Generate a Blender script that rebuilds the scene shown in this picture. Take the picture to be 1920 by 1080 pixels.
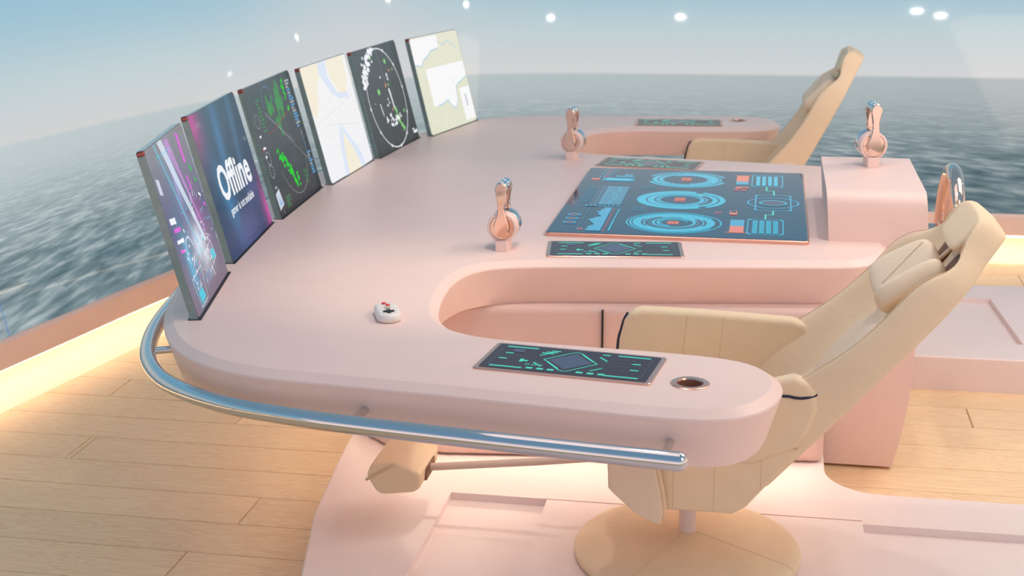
import bpy, bmesh, math, random
from mathutils import Vector, Matrix
from mathutils.geometry import tessellate_polygon
random.seed(7)
PI = math.pi
sc = bpy.context.scene
for o in list(bpy.data.objects):
    bpy.data.objects.remove(o)
C = sc.collection

# ------------------------------------------------------------ camera, world, lights, exposure
cam_d = bpy.data.cameras.new('camera')
cam = bpy.data.objects.new('camera', cam_d)
C.objects.link(cam)
cam_d.sensor_width = 36.0
cam_d.lens = 2600.0 / 1920.0 * 36.0
cam_d.clip_end = 200
cam_d.dof.use_dof = True
cam_d.dof.focus_distance = 4.3
cam_d.dof.aperture_fstop = 4.5
cam.matrix_world = Matrix((
    (0.98324732, -0.04206752, 0.17735566, 0.0),
    (0.18214211, 0.26410606, -0.94713898, 0.0),
    (-0.00699692, 0.9635758, 0.26734384, 2.145),
    (0, 0, 0, 1)))
sc.camera = cam
sc.view_settings.view_transform = 'Standard'
sc.view_settings.look = 'None'
sc.view_settings.gamma = 1
sc.view_settings.use_curve_mapping = False
sc.view_settings.exposure = 0.33

world = bpy.data.worlds.new('world')
sc.world = world
world.use_nodes = True
wn = world.node_tree.nodes
wl = world.node_tree.links
for n in list(wn):
    wn.remove(n)
wo = wn.new('ShaderNodeOutputWorld')
wb = wn.new('ShaderNodeBackground')
wb.inputs['Strength'].default_value = 1.02
tc = wn.new('ShaderNodeTexCoord')
sx = wn.new('ShaderNodeSeparateXYZ')
wl.new(tc.outputs['Generated'], sx.inputs[0])
cr = wn.new('ShaderNodeValToRGB')
cr.color_ramp.elements[0].position = 0.08
cr.color_ramp.elements[0].color = (1.0, 0.76, 0.58, 1)
cr.color_ramp.elements[1].position = 0.55
cr.color_ramp.elements[1].color = (0.15, 0.27, 0.37, 1)
wl.new(sx.outputs['Z'], cr.inputs[0])
mr_ = wn.new('ShaderNodeMapRange')
mr_.inputs['From Min'].default_value = -0.75
mr_.inputs['From Max'].default_value = 0.15
wl.new(sx.outputs['Y'], mr_.inputs['Value'])
c2 = wn.new('ShaderNodeValToRGB')
c2.color_ramp.elements[0].position = 0.0
c2.color_ramp.elements[0].color = (0.98, 0.82, 0.78, 1)
c2.color_ramp.elements[1].position = 0.42
c2.color_ramp.elements[1].color = (0.15, 0.28, 0.43, 1)
wl.new(sx.outputs['Z'], c2.inputs[0])
wm_ = wn.new('ShaderNodeMix')
wm_.data_type = 'RGBA'
wl.new(mr_.outputs[0], wm_.inputs['Factor'])
wl.new(c2.outputs[0], wm_.inputs['A'])
wl.new(cr.outputs[0], wm_.inputs['B'])
wl.new(wm_.outputs['Result'], wb.inputs['Color'])
wl.new(wb.outputs[0], wo.inputs[0])

def area(name, loc, size, power, col, target, sy=None):
    l = bpy.data.lights.new(name, 'AREA')
    l.energy = power
    l.color = col
    l.shape = 'RECTANGLE'
    l.size = size
    l.size_y = sy or size
    o = bpy.data.objects.new(name, l)
    C.objects.link(o)
    o.location = loc
    o.rotation_euler = (Vector(target) - Vector(loc)).to_track_quat('-Z', 'Y').to_euler()
    return o
area('overhead_area_light', (-0.6, 4.4, 4.6), 2.4, 24, (1.0, 0.70, 0.58), (-0.6, 5.2, 0.9), 3.6)
area('overhead_area_light', (2.6, 6.4, 4.4), 2.0, 42, (1.0, 0.74, 0.54), (0.6, 5.6, 0.8), 2.4)
area('overhead_area_light', (3.0, 1.8, 3.4), 1.6, 30, (1.0, 0.78, 0.56), (0.1, 4.3, 0.3), 1.6)  # added fill light, brightens the near chair's side and base

# ------------------------------------------------------------ materials
def lin(r, g, b):
    f = lambda c: (c/255/12.92) if c/255 <= 0.04045 else ((c/255+0.055)/1.055)**2.4
    return (f(r), f(g), f(b), 1)

def mat(name, col, rough=0.5, metal=0.0, noise=0.0, nscale=8.0, bump=0.0, bscale=60.0, emit=None, es=0.0, coat=0.0, spec=0.5):
    m = bpy.data.materials.new(name)
    m.use_nodes = True
    nt = m.node_tree
    p = nt.nodes['Principled BSDF']
    p.inputs['Base Color'].default_value = col
    p.inputs['Roughness'].default_value = rough
    p.inputs['Metallic'].default_value = metal
    p.inputs['Specular IOR Level'].default_value = spec
    if coat:
        p.inputs['Coat Weight'].default_value = coat
        p.inputs['Coat Roughness'].default_value = 0.03
    if emit:
        p.inputs['Emission Color'].default_value = emit
        p.inputs['Emission Strength'].default_value = es
    t = nt.nodes.new('ShaderNodeTexCoord')
    if noise:
        n = nt.nodes.new('ShaderNodeTexNoise')
        n.inputs['Scale'].default_value = nscale
        n.inputs['Detail'].default_value = 5
        nt.links.new(t.outputs['Object'], n.inputs['Vector'])
        mx = nt.nodes.new('ShaderNodeMix')
        mx.data_type = 'RGBA'
        mx.inputs['A'].default_value = tuple(c*(1-noise) for c in col[:3]) + (1,)
        mx.inputs['B'].default_value = tuple(min(1, c*(1+noise)) for c in col[:3]) + (1,)
        nt.links.new(n.outputs['Fac'], mx.inputs['Factor'])
        nt.links.new(mx.outputs['Result'], p.inputs['Base Color'])
    if bump:
        n = nt.nodes.new('ShaderNodeTexNoise')
        n.inputs['Scale'].default_value = bscale
        n.inputs['Detail'].default_value = 4
        nt.links.new(t.outputs['Object'], n.inputs['Vector'])
        b = nt.nodes.new('ShaderNodeBump')
        b.inputs['Strength'].default_value = bump
        b.inputs['Distance'].default_value = 0.01
        nt.links.new(n.outputs['Fac'], b.inputs['Height'])
        nt.links.new(b.outputs['Normal'], p.inputs['Normal'])
    return m

PINK = mat('pink_painted_shell', lin(238, 206, 195), 0.42, noise=0.035, nscale=9, bump=0.05, bscale=120, spec=0.4)
PINKD = mat('pink_console_body', lin(226, 190, 178), 0.55, noise=0.04, nscale=6, bump=0.04, bscale=90)
PINKF = mat('pink_painted_platform', lin(238, 218, 212), 0.5, noise=0.04, nscale=7, bump=0.05, bscale=90)
PEACH = mat('peach_bulwark', lin(238, 206, 192), 0.5, noise=0.05, nscale=12)
COVE = mat('cream_cove', lin(240, 226, 200), 0.6)
LEATH = mat('cream_leather', lin(234, 206, 172), 0.6, noise=0.05, nscale=14, bump=0.18, bscale=45, spec=0.3)
LEATHL = mat('pale_cream_leather', lin(232, 208, 182), 0.6, noise=0.04, nscale=14, bump=0.2, bscale=40, spec=0.3)
SEAM = mat('leather_seam', lin(214, 184, 148), 0.7)
NAVY = mat('navy_piping', lin(28, 28, 60), 0.5, bump=0.3, bscale=200)
DARKB = mat('dark_brown_recess', lin(120, 82, 58), 0.6)
CHROME = mat('polished_steel', lin(215, 212, 212), 0.06, 1.0)
ROSE = mat('rose_gold_metal', lin(236, 206, 190), 0.07, 1.0)
ROSEM = mat('rose_gold_trim', lin(226, 176, 158), 0.25, 0.9)
POLE = mat('pale_lilac_metal', lin(226, 204, 200), 0.35, 0.2)
BLACK = mat('black_slot', lin(22, 12, 14), 0.4)
CUPM = mat('brushed_copper_cup', lin(176, 124, 104), 0.35, 0.35)
DARKG = mat('dark_panel_glass', lin(66, 36, 36), 0.08, spec=0.25)
NAVYG = mat('navy_display_glass', lin(14, 24, 38), 0.06, spec=0.45, emit=lin(30, 54, 80), es=0.55)
WHITEP = mat('white_plastic', lin(232, 222, 214), 0.35)
REDP = mat('red_plastic', lin(214, 40, 36), 0.35)
GREYP = mat('grey_plastic', lin(176, 160, 146), 0.5)
BLACKP = mat('black_plastic', lin(20, 14, 12), 0.5)
LAMPH = mat('lamp_housing', lin(225, 225, 225), 0.4)

def emis(name, col, s=1.0):
    m = bpy.data.materials.new(name)
    m.use_nodes = True
    nt = m.node_tree
    for n in list(nt.nodes):
        nt.nodes.remove(n)
    o = nt.nodes.new('ShaderNodeOutputMaterial')
    e = nt.nodes.new('ShaderNodeEmission')
    e.inputs[0].default_value = col
    e.inputs[1].default_value = s
    nt.links.new(e.outputs[0], o.inputs[0])
    return m

def glow(name, col, s=0.74, rough=0.15):
    return mat(name, (col[0]*.15, col[1]*.15, col[2]*.15, 1), rough, emit=col, es=s)

LED = emis('warm_led_strip', (1.0, 0.86, 0.64, 1), 9.0)
LEDW = emis('warm_white_led_strip', (1.0, 0.88, 0.68, 1), 14.5)
LAMPE = emis('lamp_lens', (1.0, 0.93, 0.85, 1), 300.0)
CY = glow('cyan_graphic', lin(54, 168, 196))
CYD = glow('dim_cyan_graphic', lin(60, 118, 145))
CYM = glow('mid_cyan_graphic', lin(64, 148, 182))
OR = glow('orange_graphic', lin(214, 112, 84))
RDG = glow('red_graphic', lin(196, 92, 90))
TEAL = glow('teal_graphic', lin(72, 206, 180))
TEALD = glow('dim_teal_graphic', lin(66, 84, 90))
TINT = glow('violet_grey_graphic', lin(66, 62, 84))
NAVYF = glow('navy_graphic', lin(40, 62, 86))

# ------------------------------------------------------------ helpers
def obj(name, bm, m, parent=None, smooth=False, angle=None):
    me = bpy.data.meshes.new(name)
    bmesh.ops.recalc_face_normals(bm, faces=bm.faces)
    bm.to_mesh(me)
    bm.free()
    for x in (m if isinstance(m, (list, tuple)) else [m]):
        me.materials.append(x)
    if smooth:
        for p in me.polygons:
            p.use_smooth = True
        if angle is not None:
            me.set_sharp_from_angle(angle=math.radians(angle))
    o = bpy.data.objects.new(name, me)
    C.objects.link(o)
    if parent:
        o.parent = parent
    return o

def thing(name, label, cat, loc=(0, 0, 0), rotz=0, group=None):
    o = bpy.data.objects.new(name, None)
    C.objects.link(o)
    o.location = loc
    o.rotation_euler = (0, 0, rotz)
    o.empty_display_size = 0.1
    o['label'] = label
    o['category'] = cat
    if group:
        o['group'] = group
    return o

def tag(o, label, cat, group=None):
    o['label'] = label
    o['category'] = cat
    if group:
        o['group'] = group
    return o

def struct(name, bm, m, smooth=False, angle=None):
    o = obj(name, bm, m, None, smooth, angle)
    o['kind'] = 'structure'
    return o

def bevel(o, w, seg=3):
    md = o.modifiers.new('bevel', 'BEVEL')
    md.width = w
    md.segments = seg
    md.limit_method = 'ANGLE'
    md.angle_limit = math.radians(35)
    for p in o.data.polygons:
        p.use_smooth = True
    wn_ = o.modifiers.new('wn', 'WEIGHTED_NORMAL')
    wn_.keep_sharp = True
    return o

def add_box(bm, cx, cy, cz, sx_, sy_, sz_, M=None):
    vs = []
    for a in (-.5, .5):
        for b in (-.5, .5):
            for c in (-.5, .5):
                v = Vector((cx+a*sx_, cy+b*sy_, cz+c*sz_))
                vs.append(bm.verts.new(M @ v if M else v))
    for f in ((0, 1, 3, 2), (4, 6, 7, 5), (0, 4, 5, 1), (2, 3, 7, 6), (0, 2, 6, 4), (1, 5, 7, 3)):
        bm.faces.new([vs[i] for i in f])

def catmull(pts, n=6, closed=False):
    P = [Vector(p) for p in pts]
    out = []
    N = len(P)
    rng = N if closed else N-1
    for i in range(rng):
        p0 = P[(i-1) % N] if closed or i > 0 else P[0]
        p1 = P[i]
        p2 = P[(i+1) % N]
        p3 = P[(i+2) % N] if closed or i+2 < N else P[-1]
        for k in range(n):
            t = k/n
            out.append(0.5*((2*p1) + (-p0+p2)*t + (2*p0-5*p1+4*p2-p3)*t*t + (-p0+3*p1-3*p2+p3)*t**3))
    if not closed:
        out.append(P[-1])
    return out

def add_tube(bm, pts, r, n=10, closed=False, caps=True, flat=None):
    P = [Vector(p) for p in pts]
    N = len(P)
    rings = []
    up = None
    for i, p in enumerate(P):
        if closed:
            t = (P[(i+1) % N]-P[i-1]).normalized()
        else:
            t = (P[min(i+1, N-1)]-P[max(i-1, 0)]).normalized()
        if up is None:
            up = Vector((0, 0, 1)) if abs(t.z) < .9 else Vector((1, 0, 0))
        a = (up - t*up.dot(t)).normalized()
        up = a
        b = t.cross(a)
        rr = r(i/(N-1)) if callable(r) else r
        rings.append([bm.verts.new(p+a*math.cos(2*PI*k/n)*rr+b*math.sin(2*PI*k/n)*rr) for k in range(n)])
    for i in range(N if closed else N-1):
        A, B = rings[i], rings[(i+1) % N]
        for k in range(n):
            bm.faces.new((A[k], A[(k+1) % n], B[(k+1) % n], B[k]))
    if caps and not closed:
        bm.faces.new(rings[0])
        bm.faces.new(rings[-1])

def add_lathe(bm, prof, n=48, M=None, cap=True):
    rings = []
    for r, z in prof:
        if r < 1e-6:
            v = Vector((0, 0, z))
            rings.append([bm.verts.new(M @ v if M else v)])
        else:
            ring = []
            for k in range(n):
                v = Vector((r*math.cos(2*PI*k/n), r*math.sin(2*PI*k/n), z))
                ring.append(bm.verts.new(M @ v if M else v))
            rings.append(ring)
    for A, B in zip(rings, rings[1:]):
        if len(A) == 1 and len(B) == 1:
            continue
        for k in range(n):
            if len(A) == 1:
                bm.faces.new((A[0], B[k], B[(k+1) % n]))
            elif len(B) == 1:
                bm.faces.new((A[k], A[(k+1) % n], B[0]))
            else:
                bm.faces.new((A[k], A[(k+1) % n], B[(k+1) % n], B[k]))
    if cap:
        for r in (rings[0], rings[-1]):
            if len(r) > 2:
                bm.faces.new(r)

def add_prism(bm, poly, y0, y1):
    """polygon of (x,z) extruded along y"""
    A = [bm.verts.new((x, y0, z)) for x, z in poly]
    B = [bm.verts.new((x, y1, z)) for x, z in poly]
    bm.faces.new(A)
    bm.faces.new(B)
    n = len(poly)
    for i in range(n):
        bm.faces.new((A[i], A[(i+1) % n], B[(i+1) % n], B[i]))

def offset2(pts, d, closed=True):
    n = len(pts)
    out = []
    for i in range(n):
        p = Vector(pts[i][:2])
        a = Vector(pts[i-1][:2]) if (closed or i > 0) else p
        b = Vector(pts[(i+1) % n][:2]) if (closed or i < n-1) else p
        t1 = (p-a).normalized() if (p-a).length > 1e-7 else (b-p).normalized()
        t2 = (b-p).normalized() if (b-p).length > 1e-7 else t1
        nrm = Vector((t1.y+t2.y, -(t1.x+t2.x)))
        if nrm.length < 1e-6:
            nrm = Vector((t1.y, -t1.x))
        nrm.normalize()
        c = max(0.5, nrm.dot(Vector((t1.y, -t1.x))))
        out.append(p+nrm*d/c)
    return out

def round_rect(w, h, r, n=5, cx=0, cy=0):
    out = []
    for (sx_, sy_, a0) in ((1, 1, 0), (-1, 1, 90), (-1, -1, 180), (1, -1, 270)):
        for k in range(n+1):
            a = math.radians(a0+90*k/n)
            out.append((cx+sx_*(w/2-r)+r*math.cos(a), cy+sy_*(h/2-r)+r*math.sin(a)))
    return out

def slab(bm, loops, holes=None):
    """loops: list of closed 3d loops of equal length joined into walls, last and first capped; holes on first"""
    V = [[bm.verts.new(p) for p in L] for L in loops]
    n = len(loops[0])
    for A, B in zip(V, V[1:]):
        for i in range(n):
            bm.faces.new((A[i], A[(i+1) % n], B[(i+1) % n], B[i]))
    def cap(idx, hl):
        polys = [[Vector(p) for p in loops[idx]]]
        vs = list(V[idx])
        for h in hl:
            polys.append([Vector(p) for p in h[0]])
            vs += h[1]
        for t in tessellate_polygon(polys):
            try:
                bm.faces.new([vs[i] for i in t])
            except ValueError:
                pass
    hl = []
    for h in (holes or []):
        hl.append((h, [bm.verts.new(p) for p in h]))
    cap(0, hl)
    cap(-1, [])
    return hl

class G:
    """flat graphics drawn on a plane, every shape a polygon; one mesh"""
    def __init__(s):
        s.bm = bmesh.new()
        s.mats = []
        s.k = 0
    def mi(s, m):
        if m not in s.mats:
            s.mats.append(m)
        return s.mats.index(m)
    def z(s):
        s.k += 1
        return s.k*0.000006
    def poly(s, pts, m, z=None):
        z = s.z() if z is None else z
        f = s.bm.faces.new([s.bm.verts.new((x, y, z)) for x, y in pts])
        f.material_index = s.mi(m)
    def rect(s, x0, y0, x1, y1, m):
        s.poly(((x0, y0), (x1, y0), (x1, y1), (x0, y1)), m)
    def line(s, a, b, w, m):
        d = Vector((b[0]-a[0], b[1]-a[1])).normalized()
        n = Vector((-d.y, d.x))*w/2
        s.poly(((a[0]+n.x, a[1]+n.y), (b[0]+n.x, b[1]+n.y), (b[0]-n.x, b[1]-n.y), (a[0]-n.x, a[1]-n.y)), m)
    def path(s, pts, w, m, closed=False):
        for a, b in zip(pts, pts[1:]+(pts[:1] if closed else [])):
            s.line(a, b, w, m)
    def arc(s, cx, cy, r0, r1, a0, a1, m, sy=1.0):
        n = max(4, int(abs(a1-a0)/5))
        z = s.z()
        for i in range(n):
            t0 = math.radians(a0+(a1-a0)*i/n)
            t1 = math.radians(a0+(a1-a0)*(i+1)/n)
            s.poly([(cx+r*math.cos(t), cy+sy*r*math.sin(t)) for r, t in ((r0, t0), (r1, t0), (r1, t1), (r0, t1))], m, z)
    def disc(s, cx, cy, r, m, n=24, sy=1.0):
        s.poly([(cx+r*math.cos(2*PI*i/n), cy+sy*r*math.sin(2*PI*i/n)) for i in range(n)], m)
    def blob(s, cx, cy, r, m, n=11, sy=1.0, j=0.45):
        s.poly([(cx+r*(1-j*random.random())*math.cos(2*PI*i/n), cy+sy*r*(1-j*random.random())*math.sin(2*PI*i/n)) for i in range(n)], m)
    def text(s, t, cx, cy, h, m, sxs=1.0, bold=0.0, rot=0.0, align='CENTER'):
        c = bpy.data.curves.new('t', 'FONT')
        c.body = t
        c.size = h
        c.align_x = align
        c.align_y = 'CENTER'
        c.offset = bold
        c.resolution_u = 3
        o = bpy.data.objects.new('t', c)
        C.objects.link(o)
        dg = bpy.context.evaluated_depsgraph_get()
        me = bpy.data.meshes.new_from_object(o.evaluated_get(dg))
        z = s.z()
        mi = s.mi(m)
        ca, sa = math.cos(rot), math.sin(rot)
        vs = []
        for v in me.vertices:
            x, y = v.co.x*sxs, v.co.y
            vs.append(s.bm.verts.new((cx+x*ca-y*sa, cy+x*sa+y*ca, z)))
        for p in me.polygons:
            try:
                s.bm.faces.new([vs[i] for i in p.vertices]).material_index = mi
            except ValueError:
                pass
        bpy.data.objects.remove(o)
        bpy.data.curves.remove(c)
        bpy.data.meshes.remove(me)
    def build(s, name, parent, loc=(0, 0, 0), M=None):
        me = bpy.data.meshes.new(name)
        s.bm.to_mesh(me)
        s.bm.free()
        for m in s.mats:
            me.materials.append(m)
        o = bpy.data.objects.new(name, me)
        C.objects.link(o)
        o.parent = parent
        if M is not None:
            o.matrix_local = M
        else:
            o.location = loc
        return o

# ------------------------------------------------------------ floor of wooden planks
def wood_material():
    m = bpy.data.materials.new('oak_planks')
    m.use_nodes = True
    nt = m.node_tree
    p = nt.nodes['Principled BSDF']
    p.inputs['Roughness'].default_value = 0.5
    p.inputs['Specular IOR Level'].default_value = 0.35
    tc = nt.nodes.new('ShaderNodeTexCoord')
    at = nt.nodes.new('ShaderNodeAttribute')
    at.attribute_name = 'plank'
    # stretched coordinates, shifted plank by plank
    mp = nt.nodes.new('ShaderNodeMapping')
    mp.inputs['Scale'].default_value = (1.0, 9.0, 1.0)
    nt.links.new(tc.outputs['Object'], mp.inputs['Vector'])
    ad = nt.nodes.new('ShaderNodeVectorMath')
    ad.operation = 'ADD'
    sc_ = nt.nodes.new('ShaderNodeVectorMath')
    sc_.operation = 'SCALE'
    sc_.inputs['Scale'].default_value = 37.0
    nt.links.new(at.outputs['Color'], sc_.inputs[0])
    nt.links.new(mp.outputs[0], ad.inputs[0])
    nt.links.new(sc_.outputs[0], ad.inputs[1])
    w1 = nt.nodes.new('ShaderNodeTexNoise')
    w1.inputs['Scale'].default_value = 1.7
    w1.inputs['Detail'].default_value = 3
    w1.inputs['Distortion'].default_value = 0.5
    nt.links.new(ad.outputs[0], w1.inputs['Vector'])
    # contour lines of the noise make the cathedral grain
    mu = nt.nodes.new('ShaderNodeMath')
    mu.operation = 'MULTIPLY'
    mu.inputs[1].default_value = 30.0
    nt.links.new(w1.outputs['Fac'], mu.inputs[0])
    pp = nt.nodes.new('ShaderNodeMath')
    pp.operation = 'PINGPONG'
    pp.inputs[1].default_value = 1.0
    nt.links.new(mu.outputs[0], pp.inputs[0])
    f1 = nt.nodes.new('ShaderNodeTexNoise')
    f1.inputs['Scale'].default_value = 9.0
    f1.inputs['Detail'].default_value = 8
    f1.inputs['Roughness'].default_value = 0.7
    mp2 = nt.nodes.new('ShaderNodeMapping')
    mp2.inputs['Scale'].default_value = (1.0, 3.0, 1.0)
    nt.links.new(ad.outputs[0], mp2.inputs['Vector'])
    nt.links.new(mp2.outputs[0], f1.inputs['Vector'])
    mixf = nt.nodes.new('ShaderNodeMix')
    mixf.inputs['Factor'].default_value = 0.62
    nt.links.new(pp.outputs[0], mixf.inputs['A'])
    nt.links.new(f1.outputs['Fac'], mixf.inputs['B'])
    r = nt.nodes.new('ShaderNodeValToRGB')
    r.color_ramp.elements[0].position = 0.2
    r.color_ramp.elements[0].color = lin(242, 196, 152)
    r.color_ramp.elements[1].position = 0.75
    r.color_ramp.elements[1].color = lin(254, 224, 180)
    nt.links.new(mixf.outputs['Result'], r.inputs[0])
    hs = nt.nodes.new('ShaderNodeHueSaturation')
    mr = nt.nodes.new('ShaderNodeMapRange')
    mr.inputs['To Min'].default_value = 0.93
    mr.inputs['To Max'].default_value = 1.06
    nt.links.new(at.outputs['Fac'], mr.inputs['Value'])
    nt.links.new(mr.outputs[0], hs.inputs['Value'])
    nt.links.new(r.outputs[0], hs.inputs['Color'])
    nt.links.new(hs.outputs[0], p.inputs['Base Color'])
    b = nt.nodes.new('ShaderNodeBump')
    b.inputs['Strength'].default_value = 0.12
    b.inputs['Distance'].default_value = 0.004
    nt.links.new(mixf.outputs['Result'], b.inputs['Height'])
    nt.links.new(b.outputs[0], p.inputs['Normal'])
    return m
WOOD = wood_material()
GAP = mat('plank_gap', lin(150, 100, 60), 0.7)

PW = 0.2365
rows = {0: [-1.91, 1.1], 1: [0.4, -3.0], 2: [-1.82, 1.3], 3: [-0.8, 2.1], 4: [-2.74, -2.715, 0.2], 5: [1.9, -1.2], 6: [-2.2, 2.9], 7: [0.3, -2.9], 8: [0.90, -1.9], 9: [2.1, -0.4], 10: [0.73, -2.6]}
bm = bmesh.new()
lay = bm.loops.layers.color.new('plank')
g = 0.0016
for k in range(-19, 24):
    y0 = 3.846 + (k)*PW
    y1 = y0+PW
    js = sorted(rows.get(k, [random.uniform(-3, -0.5), random.uniform(0.2, 3)]))
    js = [-4.2]+js+[6.5]
    for a, b in zip(js, js[1:]):
        c = (random.random(), random.random(), random.random(), 1)
        A = [bm.verts.new(p) for p in ((a+g, y0+g, -.004), (b-g, y0+g, -.004), (b-g, y1-g, -.004), (a+g, y1-g, -.004))]
        h = 2*g
        B = [bm.verts.new(p) for p in ((a+h, y0+h, 0), (b-h, y0+h, 0), (b-h, y1-h, 0), (a+h, y1-h, 0))]
        fs = [bm.faces.new(B)]
        for i in range(4):
            fs.append(bm.faces.new((A[i], A[(i+1) % 4], B[(i+1) % 4], B[i])))
        for f in fs:
            for l in f.loops:
                l[lay] = c
base0 = len(bm.faces)
add_box(bm, 1.15, 4.1, -0.054, 10.7, 10.2, 0.1)
bm.faces.ensure_lookup_table()
for f in bm.faces[base0:]:
    f.material_index = 1
fl = struct('floor', bm, [WOOD, GAP])

# ------------------------------------------------------------ bulwark, cove light and the curved sea display
def ring_path():
    ctl = [(-4.45, -0.8), (-3.95, 1.8), (-3.58, 3.8), (-3.24, 5.6), (-3.07, 6.5), (-2.87, 7.25), (-2.56, 7.85), (-2.05, 8.33), (-1.4, 8.57), (-0.5, 8.63), (1.0, 8.66), (3.0, 8.66), (5.2, 8.60)]
    return [(p.x, p.y) for p in catmull([(x, y, 0) for x, y in ctl], 6)]
RP = ring_path()
def ring_sweep(bm, prof, closed=True):
    """prof of (outward offset, z)"""
    loops = []
    for off, z in prof:
        q = offset2(RP, -off, closed=False)
        loops.append([bm.verts.new((p.x, p.y, z)) for p in q])
    n = len(loops)
    for i in range(n if closed else n-1):
        A, B = loops[i], loops[(i+1) % n]
        for k in range(len(A)-1):
            bm.faces.new((A[k], A[k+1], B[k+1], B[k]))
    return loops
bm = bmesh.new()
ring_sweep(bm, [(0.0, 0.165), (-0.012, 0.175), (-0.012, 0.285), (0.0, 0.30), (0.05, 0.305), (0.20, 0.305), (0.24, 0.29), (0.24, 0.165)])
led = struct('trim_1', bm, PEACH, True, 30)
bm = bmesh.new()
cove = [(0.24, 0.20)]
for k in range(9):
    a = math.radians(90*k/8)
    cove.append((0.20-0.20*math.sin(a)*1.0, 0.0+0.17*(1-math.sin(a)) if k < 8 else 0.0))
cove = [(0.22, 0.17), (0.19, 0.11), (0.14, 0.06), (0.08, 0.022), (0.0, 0.004), (-0.05, 0.001), (-0.05, -0.02), (0.26, -0.02), (0.26, 0.17)]
ring_sweep(bm, cove)
cv = struct('baseboard_front', bm, COVE, True, 60)
bm = bmesh.new()
ring_sweep(bm, [(0.03, 0.150), (0.055, 0.150), (0.055, 0.162), (0.03, 0.162)])
st = struct('trim_2', bm, LED)

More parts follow.
